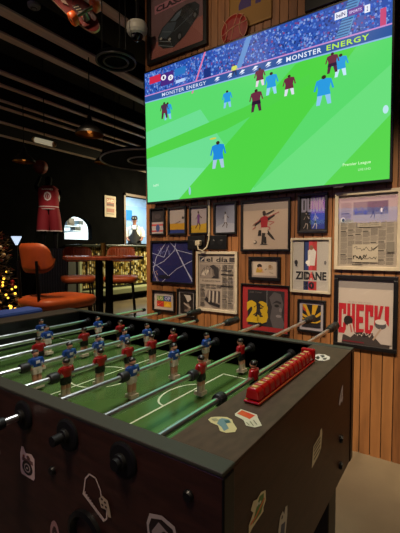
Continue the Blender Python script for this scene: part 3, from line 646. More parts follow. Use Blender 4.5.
for k,(team,pls,bmp,hs,yf,yn) in rods.items():
    x=RX[k]; m=new(); m.tube((x,yn,ROD_Z),(x,yf,ROD_Z),.0075,n=14); rod=m.build('rod',CHROME,ft)
    base=Vector((x,(yf+yn)/2,ROD_Z))
    if hs=='far': y_a,y_b,sg=yf-.13,yf,1
    else: y_a,y_b,sg=yn+.01,yn-.12,-1
    ax=Matrix.Rotation(-PI/2*sg,3,'X')
    m=new(); m.lathe((x,y_a,ROD_Z),[(.0001,0),(.011,0),(.0125,.01),(.0125,.02),(.0165,.03),(.0175,.06),(.0160,.10),(.0175,.122),(.012,.13),(.0001,.13)],14,axis=ax,smooth=True); m.build('handle_grip',STEM,rod)
    ye=yn if hs=='far' else yf
    m=new(); s2=-1 if hs=='far' else 1
    m.tube((x,ye-s2*.018,ROD_Z),(x,ye+s2*.004,ROD_Z),.0095,n=12); m.build('rod_end_cap',mat('matt_black_plastic','0A0A0B',rough=.6,spec=.25),rod)
    for yy,s3 in ((Y0,-1),(Y1,1)):
        m=new(); A3=Matrix.Rotation(-PI/2*s3,3,'X')
        m.lathe((x,yy,ROD_Z),[(.030,-.001),(.030,.004),(.026,.006),(.014,.007),(.013,.014),(.0085,.015)],20,axis=A3); m.build('bearing',mat('matt_black_plastic','0A0A0B',rough=.6,spec=.25),rod)
    for yy,s3 in ((IY0,1),(IY1,-1)):
        m=new(); A3=Matrix.Rotation(-PI/2*s3,3,'X'); m.lathe((x,yy,ROD_Z),[(.016,-.001),(.016,.004),(.012,.006),(.011,.016),(.0085,.017)],16,axis=A3); m.build('bearing',mat('matt_black_plastic','0A0A0B',rough=.6,spec=.25),rod)
    ys=[ry(px,py,k) for px,py in pls]
    for (px,py) in bmp:
        yy=ry(px,py,k); yy=min(yy,min(ys)-.030) if k>1 else yy
        m=new(); m.lathe((x,yy-.016,ROD_Z),[(.0076,0),(.0135,.001),(.0148,.006),(.0148,.022),(.0135,.027),(.0076,.028)],14,axis=Matrix.Rotation(-PI/2,3,'X')); m.build('bumper',STEM,rod)
    if not bmp or k in (3,5):
        yy=max(ys)+.03
        if yy<IY1-.06:
            m=new(); m.lathe((x,yy-.012,ROD_Z),[(.0076,0),(.012,.001),(.0132,.006),(.012,.017),(.0076,.018)],14,axis=Matrix.Rotation(-PI/2,3,'X')); m.build('bumper',STEM,rod)
    for j,yy in enumerate(ys):
        src=player(team)
        if team in used: p=src.copy(); COL.objects.link(p)
        else: p=src; used.add(team)
        p.parent=rod; p.location=Vector((x,yy,ROD_Z))-FO-rod.location
        p.rotation_euler=(0,random.uniform(-.1,.1),0)
# bolts on side and end
for px,py in ((52,471),(188,496)):
    q=ony(px,py,Y0-.002); m=new(); m.lathe((q.x,Y0,q.z),[(.0001,.006),(.007,.006),(.009,.003),(.009,-.001)],12,axis=Matrix.Rotation(PI/2,3,'X')); m.build('bolt',BLACKP,ft)
for px,py in ((340.5,438.7),(340,465.0)):
    q=onx(px,py,X1); m=new(); m.lathe((X1,q.y,max(q.z,.63)),[(.0001,.008),(.009,.008),(.011,.004),(.011,-.001)],12,axis=Matrix.Rotation(PI/2,3,'Y')); m.build('bolt',BLACKP,ft)
# ball return cup on the side
q=ony(86,533,Y0-.002); m=new(); m.lathe((q.x,Y0,q.z-.004),[(.045,-.001),(.045,.008),(.036,.010),(.030,-.0)],22,axis=Matrix.Rotation(PI/2,3,'X')); m.build('ball_return_rim',BLACKP,ft)
# stickers
def sticker(plane,px,py,w,h,draw,label,rot=0,px_pts=None):
    if plane=='y': c=ony(px,py,Y0-.0004); f=lambda u,v,k:(c.x+u,Y0-.0006-k,c.z+v)
    elif plane=='x': c=onx(px,py,X1+.0004); f=lambda u,v,k:(X1+.0006+k,c.y+u,c.z+v)
    else: c=onz(px,py,ZT); f=lambda u,v,k:(c.x+u,c.y+v,ZT+.0006+k)
    cr,sr=math.cos(rot),math.sin(rot)
    def M(u,v,k=0):
        a=u*w;b=v*h; return f(a*cr-b*sr,a*sr+b*cr,k)
    A=Art(M,.0002); A.mb.org=FO; draw(A); A.build('sticker',ft,mat('vinyl_sticker',attr=True,rough=.35),label)
def s_speaker(A):
    A.poly([(-.42,-.5),(.42,-.5),(.5,-.4),(.5,.25),(.3,.36),(-.1,.3),(-.25,.48),(-.4,.46),(-.5,.2),(-.5,-.4)],'CCB2AA'); A.poly([(-.38,.0),(-.36,.12),(.38,.12),(.4,0)],'6A4A46'); A.ell(0,-.18,.36,.24,'1E1614',20); A.ell(0,-.18,.22,.15,'A89890'); A.ell(0,-.18,.16,.11,'1E1614'); A.ell(0,-.18,.06,.04,'A89890'); A.ell(.1,.2,.12,.07,'5A3A36'); A.ell(-.22,.18,.06,.04,'8A2020')
sticker('y',27.5,462.5,.052,.062,s_speaker,'white and black loudspeaker sticker')
def s_harp(A):
    W_='C4B2A6'
    A.line([(-.5,-.12),(-.42,.3),(-.25,.48),(.0,.46),(.18,.2),(.22,.0)],.045,W_); A.line([(.22,-.05),(.42,-.25),(.42,-.46),(.32,-.56)],.045,W_); A.line([(-.52,-.12),(.32,-.56)],.10,W_)
    for i in range(9): f=i/9; A.line([(-.44+.72*f,-.12-.42*f),(-.42+.72*f,-.05-.42*f)],.035,W_)
    A.poly([(.16,.0),(.30,.12),(.5,.06),(.56,-.1),(.62,-.34),(.52,-.36),(.44,-.2),(.24,-.22)],'A8977E')
    for a,b in ((.28,.02),(.40,-.02),(.30,-.12),(.44,-.12)): A.ell(a,b,.04,.03,'3A2E26')
sticker('y',96,495,.066,.066,s_harp,'white outlined grand piano sticker with a beige figure',0)
def s_crest(A):
    A.poly([(-.5,.2),(-.4,.42),(0,.5),(.4,.42),(.5,.2),(.42,-.3),(0,-.6),(-.42,-.3)],'A89C96'); A.poly([(-.42,.18),(-.34,.34),(0,.42),(.34,.34),(.42,.18),(.35,-.26),(0,-.5),(-.35,-.26)],'231A18'); A.poly([(-.32,.1),(-.1,.34),(.3,.2),(.3,-.2),(0,-.42),(-.3,-.2)],'8C807C'); A.ell(.1,.1,.12,.12,'2E2422'); A.ell(-.12,-.04,.09,.12,'3A2E2C')
sticker('y',162,541,.062,.08,s_crest,'grey shield crest sticker at the foot of the side panel')
def s_pink(A): A.ell(0,0,.5,.5,'9A7470'); A.ell(0,-.05,.3,.36,'3A2422'); A.ell(.02,-.1,.16,.2,'9A8A80')
sticker('y',55,535,.030,.058,s_pink,'pink oval sticker at the foot of the side panel')
def s_oval(A): A.ell(0,0,.5,.5,'8A7C70'); A.ell(0,0,.34,.32,'241A16')
sticker('y',-2,451,.022,.02,s_oval,'small pale oval sticker')
def s_green(A):
    A.poly([(-.5,-.5),(-.3,-.42),(.35,-.36),(.35,-.2),(.5,-.05),(.48,.36),(.2,.5),(-.05,.42),(-.25,.52),(-.4,.3),(-.25,.1),(-.5,-.15)],'DCCCA0'); A.poly([(-.3,-.3),(.2,-.28),(.36,.0),(.36,.34),(.1,.42),(-.1,.1)],'56803A'); A.line([(-.42,-.2),(-.1,-.16),(.4,.12)],.10,'D87038'); A.ell(-.02,.22,.07,.06,'D8D4C0'); A.ell(.12,.18,.07,.06,'D8D4C0')
sticker('x',257.5,509.5,.062,.044,s_green,'green and orange sticker on the end panel')
def s_dark(A): A.poly([(-.4,-.6),(.3,-.6),(.5,.1),(.5,.45),(.3,.5),(.2,.3),(.05,.5),(-.2,.42),(-.35,.1)],'C4BAA8'); A.poly([(-.28,-.5),(.18,-.5),(.3,.0),(-.1,.1)],'2A3858'); A.ell(-.02,.32,.08,.06,'3A342E')
sticker('x',282,526,.05,.055,s_dark,'beige and dark blue sticker low on the end panel')
def s_phone(A):
    A.poly([(-.4,-.5),(.15,-.4),(.4,-.25),(.5,.26),(.45,.5),(.32,.5),(.25,.32),(-.3,.24)],'D2C6A4')
    for v in (-.28,-.12,.04,.17): A.poly([(-.25,v-.03),(.3,v+.03),(.3,v+.09),(-.25,v+.03)],'3E3626')
sticker('x',316.5,448,.085,.062,s_phone,'beige robot-like sticker in the middle of the end panel')
def s_guit(A): A.poly([(-.3,-.35),(-.1,-.5),(.1,-.3),(.3,-.5),(.5,-.25),(.4,.1),(.45,.5),(.2,.4),(-.1,.1)],'C4C0CC'); A.poly([(-.05,-.25),(.1,-.1),(.2,.25),(.05,.1)],'1A161A'); A.poly([(.2,-.3),(.35,-.1),(.25,-.05)],'1A161A')
sticker('x',340.5,396,.055,.05,s_guit,'grey winged sticker near the far end of the end panel')
def pxsticker(polys,label):
    q=[[onz(x,y,ZT) for x,y in pts] for pts,c in polys]
    A=Art(lambda u,v,k=0:(u,v,ZT+.0006+k),.0002); A.mb.org=FO
    for pts,(o_,c) in zip(q,polys): A.poly([(p.x,p.y) for p in pts],c)
    A.build('sticker',ft,mat('vinyl_sticker'),label)
pxsticker([([(208,420),(211,417.5),(218,417),(227,417.5),(232,420),(233,423),(237,429),(235,432.5),(226,433.3),(220,431.5),(218,426),(211,423)],'B8AC80'),
 ([(219,420),(222,418.5),(229,420),(231,423),(226,424),(229,429),(224,431.5),(221,427),(217,424)],'5E7682'),([(224,421),(229,421),(231,423),(226,423.5)],'2E4654'),([(211,419.5),(216,418.8),(219,421),(214,422)],'8A8468')],'cream and blue sneaker-shaped sticker')
pxsticker([([(235,414),(241,409.5),(257,415),(258,418.5),(262,426),(255,428),(246,426),(243.5,420.5),(235,416)],'B8B4A0'),([(237,414),(242,410.6),(255,416),(249.5,419.5)],'B83C1C'),
 ([(246,423),(247,423),(250,426),(249,426)],'5A5648'),([(249.5,422),(250.5,422),(254,426.5),(253,426.5)],'5A5648'),([(253,421),(254,421),(257.5,425.5),(256.5,425.5)],'5A5648')],'sticker of a white hand holding a red card')
pxsticker([([(313,358),(314,355.5),(318,354.3),(325,354.8),(330,357.2),(329.5,359.5),(325,361),(318,360.8)],'C8C4BC'),([(315,358),(318,356),(320,358),(318,360)],'161414'),([(320,355.5),(324,355.6),(325,357),(322,358)],'161414'),([(323,358.5),(327,358),(326,360),(323,360)],'161414')],'white and black football sticker at the far corner')

# score counter on the end shelf
sc=thing('score_counter',(-.312,.82,ZT+.0022),'row of red plastic scoring beads on the near end shelf of the foosball table','score counter'); o=sc.location.copy()
RED=mat('red_plastic','98090C',rough=.22,coat=.4)
pa=Vector((-.314,.640,ZT+.0022)); pb=Vector((-.325,1.035,ZT+.0022))
m=MB(); m.org=o; m.box((-.336,.640,ZT+.0022),(-.301,.985,ZT+.007)); m.build('tray',RED,sc,.002)
N_=12
for i in range(N_):
    L_=.0275; yc=.642+L_*(i+.5); m=MB(); m.org=o; zc_=ZT+.0195
    pf=[(-.334,-.011),(-.331,.008),(-.326,.0125),(-.311,.0125),(-.306,.008),(-.303,-.011)]
    m.prism([(p,zc_+q) for p,q in pf][::-1] and [(p,zc_+q) for p,q in pf],'y',yc-L_*.46,yc+L_*.46)
    bd_=m.build('scoring_bead',RED,sc,.004)
    m=MB(); m.org=o; m.box((-.324,yc-.0045,zc_+.0122),(-.313,yc+.0045,zc_+.0134)); m.build('number_label',mat('gold_label','B89A5A',rough=.4),bd_,.0005)
m=MB(); m.org=o; m.box((-.337,.973,ZT+.007),(-.300,.985,ZT+.037)); m.build('end_stop',RED,sc,.004)

# ================================================================== SEATING AREA LEFT
def stool_mesh():
    t=thing('bar_stool',(0,0,0),'x','bar stool')
    m=MB(); SH=.885
    pts=[]; n=28
    def cush(z,s): # rounded seat outline
        l=[]
        for i in range(n):
            a=2*PI*i/n; c_,s_=math.cos(a),math.sin(a); e=.45
            l.append((.255*s*math.copysign(abs(c_)**e,c_),.235*s*math.copysign(abs(s_)**e,s_)*(1 if c_<0 else 1-.10*c_),z))
        return l
    rings=[cush(SH-.075,.90),cush(SH-.06,.97),cush(SH-.04,1.0),cush(SH-.015,1.0),cush(SH,.96),cush(SH+.006,.85),cush(SH+.008,.5)]
    vs=[p for r in rings for p in r]; fs=[(i*n+k,i*n+(k+1)%n,(i+1)*n+(k+1)%n,(i+1)*n+k) for i in range(len(rings)-1) for k in range(n)]
    fs+=[tuple(range(n)),tuple(range((len(rings)-1)*n,len(rings)*n))]
    m.add(vs,fs,smooth=True); m.org=(0,0,0); m.build('seat',LEATH,t)
    # curved back pad: capsule outline bent round the sitter, with vertical ribs
    m=MB(); nu,nv=45,15; front=[];back=[]
    for side,off in ((0,.0),(1,.045)):
        g=[]
        for i in range(nu):
            u=-1+2*i/(nu-1)
            for j in range(nv):
                v=-1+2*j/(nv-1)
                hw=math.sqrt(max(0,1-max(0,(abs(u)-.45)/.55)**2.6))  # half height shrinks towards the rounded ends
                edge=1-max(abs(u)**8,abs(v)**8)
                th=u*.85; R_=.265
                rib=.004*math.cos(u*34) if side==0 else 0
                rr=R_-( .022*edge+rib*edge if side==0 else -.018*edge)
                x=-(rr)*math.cos(th)+.02; y=(rr)*math.sin(th); z=1.19+.11*v*max(hw,.02)
                g.append((x-.03*v*.5,y,z))
        n0=len(m.v); m.add(g,[(i*nv+j,i*nv+j+1,(i+1)*nv+j+1,(i+1)*nv+j) for i in range(nu-1) for j in range(nv-1)],smooth=True)
        (front if side==0 else back).append(n0)
    a0,b0=front[0],back[0]; rim=[(i*nv) for i in range(nu)]+[((nu-1)*nv+j) for j in range(1,nv)]+[(i*nv+nv-1) for i in range(nu-2,-1,-1)]+[j for j in range(nv-2,0,-1)]
    vs=[m.v[a0+i] for i in rim]+[m.v[b0+i] for i in rim]; L_=len(rim)
    m.add(vs,[(k,(k+1)%L_,L_+(k+1)%L_,L_+k) for k in range(L_)],smooth=True)
    m.org=(0,0,0); m.build('backrest',LEATH,t)
    for s in (-1,1):
        m=MB(); m.path([(-.15,s*.12,SH-.08),(-.235,s*.13,SH-.03),(-.25,s*.13,1.17)],[.011]*3,10); m.org=(0,0,0); m.build('back_strut',BLACKM,t)
        for q in (-1,1):
            m=MB(); m.path([(q*.17,s*.16,SH-.07),(q*.235,s*.215,.02),(q*.237,s*.217,.0)],[.013,.012,.012],10); m.org=(0,0,0); m.build('leg',BLACKM,t)
    m=MB(); z=.30
    c=[(.215,.198),(-.215,.198),(-.215,-.198),(.215,-.198),(.215,.198)]
    for a,b in zip(c[:-1],c[1:]): m.tube((a[0],a[1],z),(b[0],b[1],z),.009)
    m.org=(0,0,0); m.build('footrest',BLACKM,t)
    m=MB(); m.box((-.19,-.18,SH-.09),(.19,.18,SH-.074)); m.org=(0,0,0); m.build('seat_plate',BLACKM,t)
    return t
st=stool_mesh()
tabc=dep(104,262,3.75); tabc.z=0
def put(o,px,d,face,label,rz=None):
    q=dep(px,300,d); o.location=(q.x,q.y,0); v=Vector(face)-q; o.rotation_euler=(0,0,math.atan2(v.y,v.x) if rz is None else rz); o['label']=label; o['group']='tan leather bar stools round the high table'
s2=clone(st); s3=clone(st)
put(st,58.5,2.95,dep(150,262,3.75),'tan leather bar stool nearest the foosball table, left of the high round table')
put(s2,79,5.2,dep(90,262,3.75),'tan leather bar stool behind the left half of the high round table')
put(s3,121,5.2,dep(112,262,3.75),'tan leather bar stool behind the right half of the high round table')
# high round table
ht=thing('bar_table',tabc,'high round dark wooden table on two black columns','table'); o=tabc.copy(); TZ=1.19
m=MB(); m.org=o; m.lathe((o.x,o.y,TZ),[(.0001,0),(.38,0),(.395,-.008),(.395,-.03),(.36,-.04),(.0001,-.04)],48); m.build('tabletop',mat('dark_red_brown_wood','5A2A1C',rough=.25,noise=.2,nscale=8,stretch=(1,5,1)),ht)
for s in (-1,1):
    m=MB(); m.org=o; dx=RT*(.05*s); m.box((o.x+dx.x-.028,o.y+dx.y-.028,.03),(o.x+dx.x+.028,o.y+dx.y+.028,TZ-.04)); m.build('column',BLACKM,ht,.003)
m=MB(); m.org=o; m.lathe(o,[(.0001,0),(.27,0),(.27,.012),(.1,.03),(.0001,.03)],32); m.build('base_plate',BLACKM,ht)
cp=dep(103.5,257,3.72); cp.z=TZ
tb=thing('tumbler',cp,'brass-coloured tumbler standing on the high round table','tumbler')
m=MB(); m.org=cp; m.lathe(cp,[(.0001,.0005),(.021,.0005),(.025,.06),(.031,.13),(.028,.13),(.022,.06),(.0001,.01)],20); m.build('cup_body',mat('brass_metal','6A5426',rough=.35,metal=.8),tb)
# counter with bead-like glitter front under the pass opening
c0=onx(82,270,XL+.6); c1y=9.8
ct=thing('service_counter',(XL+.3,c0.y,0),'kitchen service counter with a glittering gold strip front','counter'); o=ct.location.copy()
zc=onx(130,245,XL+.6).z
m=MB(); m.org=o; m.box((XL+.001,c0.y,zc-.05),(XL+.62,c1y,zc)); m.build('counter_top',mat('dark_green_stone','2A3026',rough=.3),ct,.006)
m=MB(); m.org=o; m.box((XL+.001,c0.y+.05,.0),(XL+.5,c1y-.05,zc-.05)); m.build('counter_carcass',mat('dark_carcass','1C1A12',rough=.7),ct)
m=MB(); m.org=o; yy=c0.y+.04; GC=['C8B060','E8DCA0','8A7434','5A4A20','F0EAC0','A89048','3A3014']
r=random.Random(5)
while yy<c1y-.1:
    z=.36
    while z<zc-.06:
        h=.03+.05*r.random(); m.box((XL+.505,yy,z),(XL+.525,yy+.035,z+h),r.choice(GC)); z+=h+.006
    yy+=.062
oo=m.build('glitter_strip',mat('gold_sequins',attr=True,rough=.35,metal=.3),ct); oo['kind']='stuff'
m=MB(); m.org=o; m.box((XL+.5,c0.y+.02,.18),(XL+.9,c1y,.30)); m.build('foot_bench',mat('pale_green_bench','8C9470',rough=.5),ct,.01)
m=MB(); m.org=o; m.box((XL+.5,c0.y-.03,.0),(XL+.56,c0.y+.03,zc-.05)); m.build('corner_post',mat('pale_green_post','A8B488',rough=.5),ct)
# ribbed pedestal under the statue
def ctr(px,py,d): return dep(px,py,d)
P0=ctr(45,247,6.6); P1=ctr(66,247,6.6); ph=P0.z-.02
dirp=(P1-P0); dirp.z=0; ln=dirp.length; dirp.normalize(); nrm=Vector((-dirp.y,dirp.x,0))
if nrm.dot(FW)<0: nrm=-nrm
pc=P0+dirp*(ln/2-.05)+nrm*.25
ped=thing('ribbed_plinth',(pc.x,pc.y,0),'grey vertically ribbed plinth below the player statue','plinth'); o=ped.location.copy()
R3=Matrix.Rotation(math.atan2(dirp.y,dirp.x),3,'Z')
m=MB(); m.org=o; m.box((pc.x-.25,pc.y-.22,0),(pc.x+.25,pc.y+.22,ph-.02),rot=R3,piv=pc*1); m.build('core',mat('plinth_grey','3A3C38',rough=.6),ped)
m=MB(); m.org=o
for i in range(11):
    for s in (-1,1): m.box((pc.x-.24+.046*i,pc.y-.235 if s<0 else pc.y+.215,0),(pc.x-.22+.046*i,pc.y-.215 if s<0 else pc.y+.235,ph-.02),rot=R3,piv=pc)
m.build('rib_row',mat('plinth_rib','4E504A',rough=.5),ped)
m=MB(); m.org=o; m.box((pc.x-.27,pc.y-.25,ph-.02),(pc.x+.27,pc.y+.25,ph),rot=R3,piv=pc); m.build('top_slab',mat('plinth_grey'),ped)
# for the slanted boxes above the pivot height has no effect (turn about z)
# ------------------------------------------------------------------ skinned figures
def skin(name,verts,edges,radii,mt,parent=None,org=(0,0,0),root=0,sub=2,label=None):
    me=bpy.data.meshes.new(name); me.from_pydata([tuple(Vector(v)) for v in verts],edges,[]); o=bpy.data.objects.new(name,me); COL.objects.link(o)
    sk=o.modifiers.new('skin','SKIN'); sk.use_smooth_shade=True; sk.branch_smoothing=.3
    for i,v in enumerate(me.skin_vertices[0].data):
        r=radii[i]; v.radius=(r,r) if not isinstance(r,tuple) else r; v.use_root=(i==root)
    s=o.modifiers.new('sub','SUBSURF'); s.levels=sub; s.render_levels=sub
    bpy.context.view_layer.update()
    dg=bpy.context.evaluated_depsgraph_get(); m2=bpy.data.meshes.new_from_object(o.evaluated_get(dg))
    bpy.data.objects.remove(o); m2.name=name; m2.materials.clear(); m2.materials.append(mt)
    for p in m2.polygons: p.use_smooth=True
    ob=bpy.data.objects.new(name,m2); COL.objects.link(ob)
    if parent: ob.parent=parent
    if label: ob['label']=label
    return ob
def put_parts(t,obs):
    for o in obs: o.parent=t
# statue of a basketball player: local frame, x = towards where he looks, z up, feet at 0; height 1.9
BLK=mat('black_mannequin','080707',rough=.85,spec=.1)
sq=ctr(51,240,6.6)
stt=thing('player_statue',(pc.x,pc.y,ph),'black life-size basketball player statue in red number 0 kit raising one arm','statue')
hv=[(0,0,1.0),(0,0,1.18),(.01,0,1.38),(0,0,1.51),(.02,0,1.57),(.03,0,1.68),(.03,0,1.78), # spine, head
    (0,.20,1.46),(.03,.27,1.52),(.06,.20,1.70),(.08,.17,1.78),                # raised arm
    (0,-.20,1.44),(.12,-.20,1.22),(.32,-.14,1.30),(.40,-.12,1.34),                 # bent arm
    (0,.10,.95),(.03,.13,.52),(0,.14,.10),(.12,.15,.04),(0,-.10,.95),(.10,-.12,.55),(.0,-.13,.12),(.12,-.13,.05)]
he=[(0,1),(1,2),(2,3),(3,4),(4,5),(5,6),(2,7),(7,8),(8,9),(9,10),(2,11),(11,12),(12,13),(13,14),(0,15),(15,16),(16,17),(17,18),(0,19),(19,20),(20,21),(21,22)]
hr_=[.14,.13,.15,.06,.055,.095,.07,.065,.05,.038,.03,.065,.05,.038,.03,.10,.065,.042,.04,.10,.065,.042,.04]
sb=skin('body',hv,he,hr_,BLK,stt)
def kit(parent,scale=1):
    m=MB(); R_='8A0F1C'; W_='C8B8B0'
    def ring(z,rx,ry,cx=0,n=24): return [(cx+rx*math.cos(2*PI*i/n),ry*math.sin(2*PI*i/n),z) for i in range(n)]
    rows=[(1.02,.155,.205,R_),(1.04,.165,.21,W_),(1.07,.165,.21,R_),(1.09,.165,.21,W_),(1.15,.165,.215,R_),(1.35,.175,.225,R_),(1.48,.16,.215,R_),(1.55,.09,.13,R_)]
    for a,b in zip(rows[:-1],rows[1:]):
        n=24; m.add(ring(a[0],a[1],a[2])+ring(b[0],b[1],b[2]),[(k,(k+1)%n,n+(k+1)%n,n+k) for k in range(n)],b[3],None,True)
    m.org=(0,0,0); o=m.build('jersey',CLOTH,parent); o.location=(0,0,0)
    # the number on back and chest, following the cloth
    A=Art(lambda u,v,k=0:(-(.180+k)*math.cos(u*.9/.2*.2/.2)if False else -(.182+k)*math.cos(u/.2),-.225*math.sin(u/.2)*1.0,v),.001)
    A.text('0',-.07,1.20,.07,1.40,'D8CCC4',.06); A.text('0',-.045,1.235,.045,1.365,'8A0F1C',.0); A.text('BARNES',-.11,1.435,.11,1.47,'C8B8B0',.03)
    A2=Art(lambda u,v,k=0:((.183+k)*math.cos(u/.2),.226*math.sin(u/.2),v),.001); A2.text('0',-.07,1.20,.07,1.40,'D8CCC4',.06)
    for a in (A,A2): a.mb.org=(0,0,0); q=a.build('jersey_number',o); q.location=(0,0,0)
    A3=Art(lambda u,v,k=0:(-(.172+k)*math.sin(u/.2) ,-(.228+k)*math.cos(u/.2),v),.001); A3.text('0',-.06,1.20,.06,1.38,'D8CCC4',.08); A3.mb.org=(0,0,0); q=A3.build('jersey_number',o); q.location=(0,0,0)
    m=MB()
    for s in (-1,1):
        fx=.05 if s<0 else .015
        for a,b in (((1.05,0,.13,.13,.09*s),(.82,fx*.5,.13,.13,.12*s)),((.82,fx*.5,.13,.13,.12*s),(.56,fx*1.4,.145,.135,.135*s)),((.56,fx*1.4,.145,.135,.135*s),(.54,fx*1.4,.146,.136,.135*s))):
            n=20
            def rg(q): z,cx,rx,ry_,cy=q; return [(cx+rx*math.cos(2*PI*i/n),cy+ry_*math.sin(2*PI*i/n),z) for i in range(n)]
            m.add(rg(a)+rg(b),[(k,(k+1)%n,n+(k+1)%n,n+k) for k in range(n)],'7A0E1A' if a[0]>.57 else W_,None,True)
    m.org=(0,0,0); o=m.build('shorts',CLOTH,parent); o.location=(0,0,0)
    for s in (-1,1):
        fx=.0; m=MB(); m.ball((fx+.07,.14*s,.05),(.15,.055,.05),14,8,'1A1618'); m.ball((fx+.0,.14*s,.09),(.06,.05,.06),12,8,'1A1618'); m.box((fx-.07,.14*s-.05,0),(fx+.21,.14*s+.05,.018),'B8B0A8'); m.org=(0,0,0); o=m.build('shoe',CLOTH,parent); o.location=(0,0,0)
kit(stt)
ANG=math.atan2(.824,-.566)+.25; stt.rotation_euler=(0,0,ANG)
# ball held on the raised hand
hb=ctr(40.5,167,7.5)
stt.scale=(.9,.9,.9); hl=Vector((.08,.17,1.80))*.9; hl=Matrix.Rotation(ANG,3,'Z')@hl; FEET=hb.z-.16-hl.z; sx_=hb-hl; stt.location=(sx_.x,sx_.y,FEET); hb=Vector((sx_.x+hl.x,sx_.y+hl.y,FEET+hl.z+.16)); m=MB(); m.box((-.2,-.26,-FEET/.9),(.28,.26,-.0005)); m.org=(0,0,0); m.build('base_block',mat('plinth_grey'),stt).location=(0,0,0)
bl=thing('basketball',hb,'dark orange basketball balanced on the raised hand of the statue','basketball')
m=MB(); m.org=hb; m.ball(hb,.14,24,16,'7A2A12'); m.build('ball_skin',mat('orange_ball_rubber','6E2410',rough=.6,noise=.1,nscale=90,bump=.3),bl)
m=MB(); m.org=hb
for ax in range(3):
    pts=[]
    for i in range(33):
        a=2*PI*i/32; v=[math.cos(a)*.141,math.sin(a)*.141]; v.insert(ax,0); pts.append(hb+Vector(v))
    m.path(pts,.003,6,cap=False)
m.build('seam_line',mat('black_seam','0A0808'),bl)
# framed notice on the far dark wall
a=onx(104.6,195,XL+.03); b=onx(116,217.5,XL+.03)
nt_=thing('framed_notice',(XL,(a.y+b.y)/2,b.z),'small cream framed notice on the dark far wall, left of the kitchen opening','picture frame'); o=nt_.location.copy()
m=MB(); m.org=o; m.box((XL+.001,a.y,b.z),(XL+.03,b.y,a.z)); m.build('frame_moulding',mat('cream_board','B8A894',rough=.6),nt_,.004)
A=Art(lambda u,v,k=0:(XL+.031+k,a.y+(b.y-a.y)*u,b.z+(a.z-b.z)*v),.0008); A.mb.org=o
A.rect(.08,.05,.92,.95,'A89884'); A.rect(.16,.5,.84,.88,'8A3A28'); A.text('DAVE\'S',.2,.68,.8,.84,'D8C8B0',.05); A.rect(.2,.54,.8,.62,'3A201A'); A.rect(.16,.12,.84,.18,'7A6A5A'); A.rect(.16,.22,.84,.4,'8A4A34'); A.build('print',nt_)
# chef in the pass opening
chp=onx(134.5,230,XL-.75)
CHH=1.72; zt=onx(133.5,214.5,XL-.75).z; fz=zt-CHH-.07
mb=MB(); mb.box((XL-1.6,6.4,0),(XL-.2,11.0,fz)); struct(mb,'floor_kitchen_platform',mat('kitchen_floor_grey','5A6064',rough=.5))
ch=thing('person',(chp.x,chp.y,fz),'cook in white shirt, black apron and dark cap standing in the kitchen opening','person')
SKN=mat('skin_tone','8A5A44',rough=.5)
v=[(0,0,.92),(0,0,1.10),(0,0,1.30),(0,0,1.44),(.02,0,1.52),(.03,0,1.60),(.02,0,1.68),(0,.19,1.37),(.03,.25,1.10),(.20,.20,.98),(.27,.17,.98),(0,-.19,1.37),(.03,-.25,1.10),(.20,-.20,.98),(.27,-.17,.98),(0,.10,.86),(.02,.11,.48),(0,.11,.08),(.10,.12,.03),(0,-.10,.86),(.02,-.11,.48),(0,-.11,.08),(.10,-.12,.03)]
e=[(0,1),(1,2),(2,3),(3,4),(4,5),(5,6),(2,7),(7,8),(8,9),(9,10),(2,11),(11,12),(12,13),(13,14),(0,15),(15,16),(16,17),(17,18),(0,19),(19,20),(20,21),(21,22)]
rr=[.13,.12,.14,.055,.055,.085,.07,.06,.045,.036,.03,.06,.045,.036,.03,.10,.06,.042,.04,.10,.06,.042,.04]
bd=skin('body',v,e,rr,SKN,ch)
m=MB(); n=22
rows=[(.88,.15,.19),(1.0,.155,.19),(1.2,.165,.205),(1.36,.15,.215),(1.43,.09,.13),(1.46,.06,.065)]
for a,b in zip(rows[:-1],rows[1:]):
    m.add([(a[1]*math.cos(2*PI*i/n),a[2]*math.sin(2*PI*i/n),a[0]) for i in range(n)]+[(b[1]*math.cos(2*PI*i/n),b[2]*math.sin(2*PI*i/n),b[0]) for i in range(n)],[(k,(k+1)%n,n+(k+1)%n,n+k) for k in range(n)],'D0D0CC',None,True)
for s in (-1,1): m.path([(0,.17*s,1.37),(.01,.235*s,1.24),(.04,.26*s,1.08)],[.085,.078,.07],12,'D0D0CC')
m.org=(0,0,0); m.build('shirt',CLOTH,ch).location=(0,0,0)
m=MB(); rows=[(.50,.20,.20),(.9,.20,.205),(1.05,.185,.20),(1.22,.175,.13),(1.32,.165,.10)]
for a,b in zip(rows[:-1],rows[1:]):
    k_=9
    ra=[(a[1]*math.cos(t)+.008,a[2]*math.sin(t)*1.05,a[0]) for t in [(-1.25+2.5*i/k_)*(1 if a[0]<1.1 else .75) for i in range(k_+1)]]
    rb=[(b[1]*math.cos(t)+.008,b[2]*math.sin(t)*1.05,b[0]) for t in [(-1.25+2.5*i/k_)*(1 if b[0]<1.1 else .75) for i in range(k_+1)]]
    m.add(ra+rb,[(k,k+1,k_+2+k,k_+1+k) for k in range(k_)],'07070A',None,True)
for s in (-1,1): m.path([(.165,.07*s,1.31),(.11,.085*s,1.42),(.0,.08*s,1.47)],.012,8,'07070A')
m.org=(0,0,0); m.build('apron',CLOTH,ch).location=(0,0,0)
m=MB(); m.lathe((.02,0,1.63),[(.098,0),(.102,.03),(.095,.09),(.06,.125),(.0001,.13)],18,'08080C',sx=1.05); m.box((.08,-.075,1.63),(.20,.075,1.642),'08080C'); m.box((.095,-.05,1.655),(.122,.05,1.685),'B8B8B8'); m.org=(0,0,0); m.build('cap',CLOTH,ch).location=(0,0,0)
m=MB()
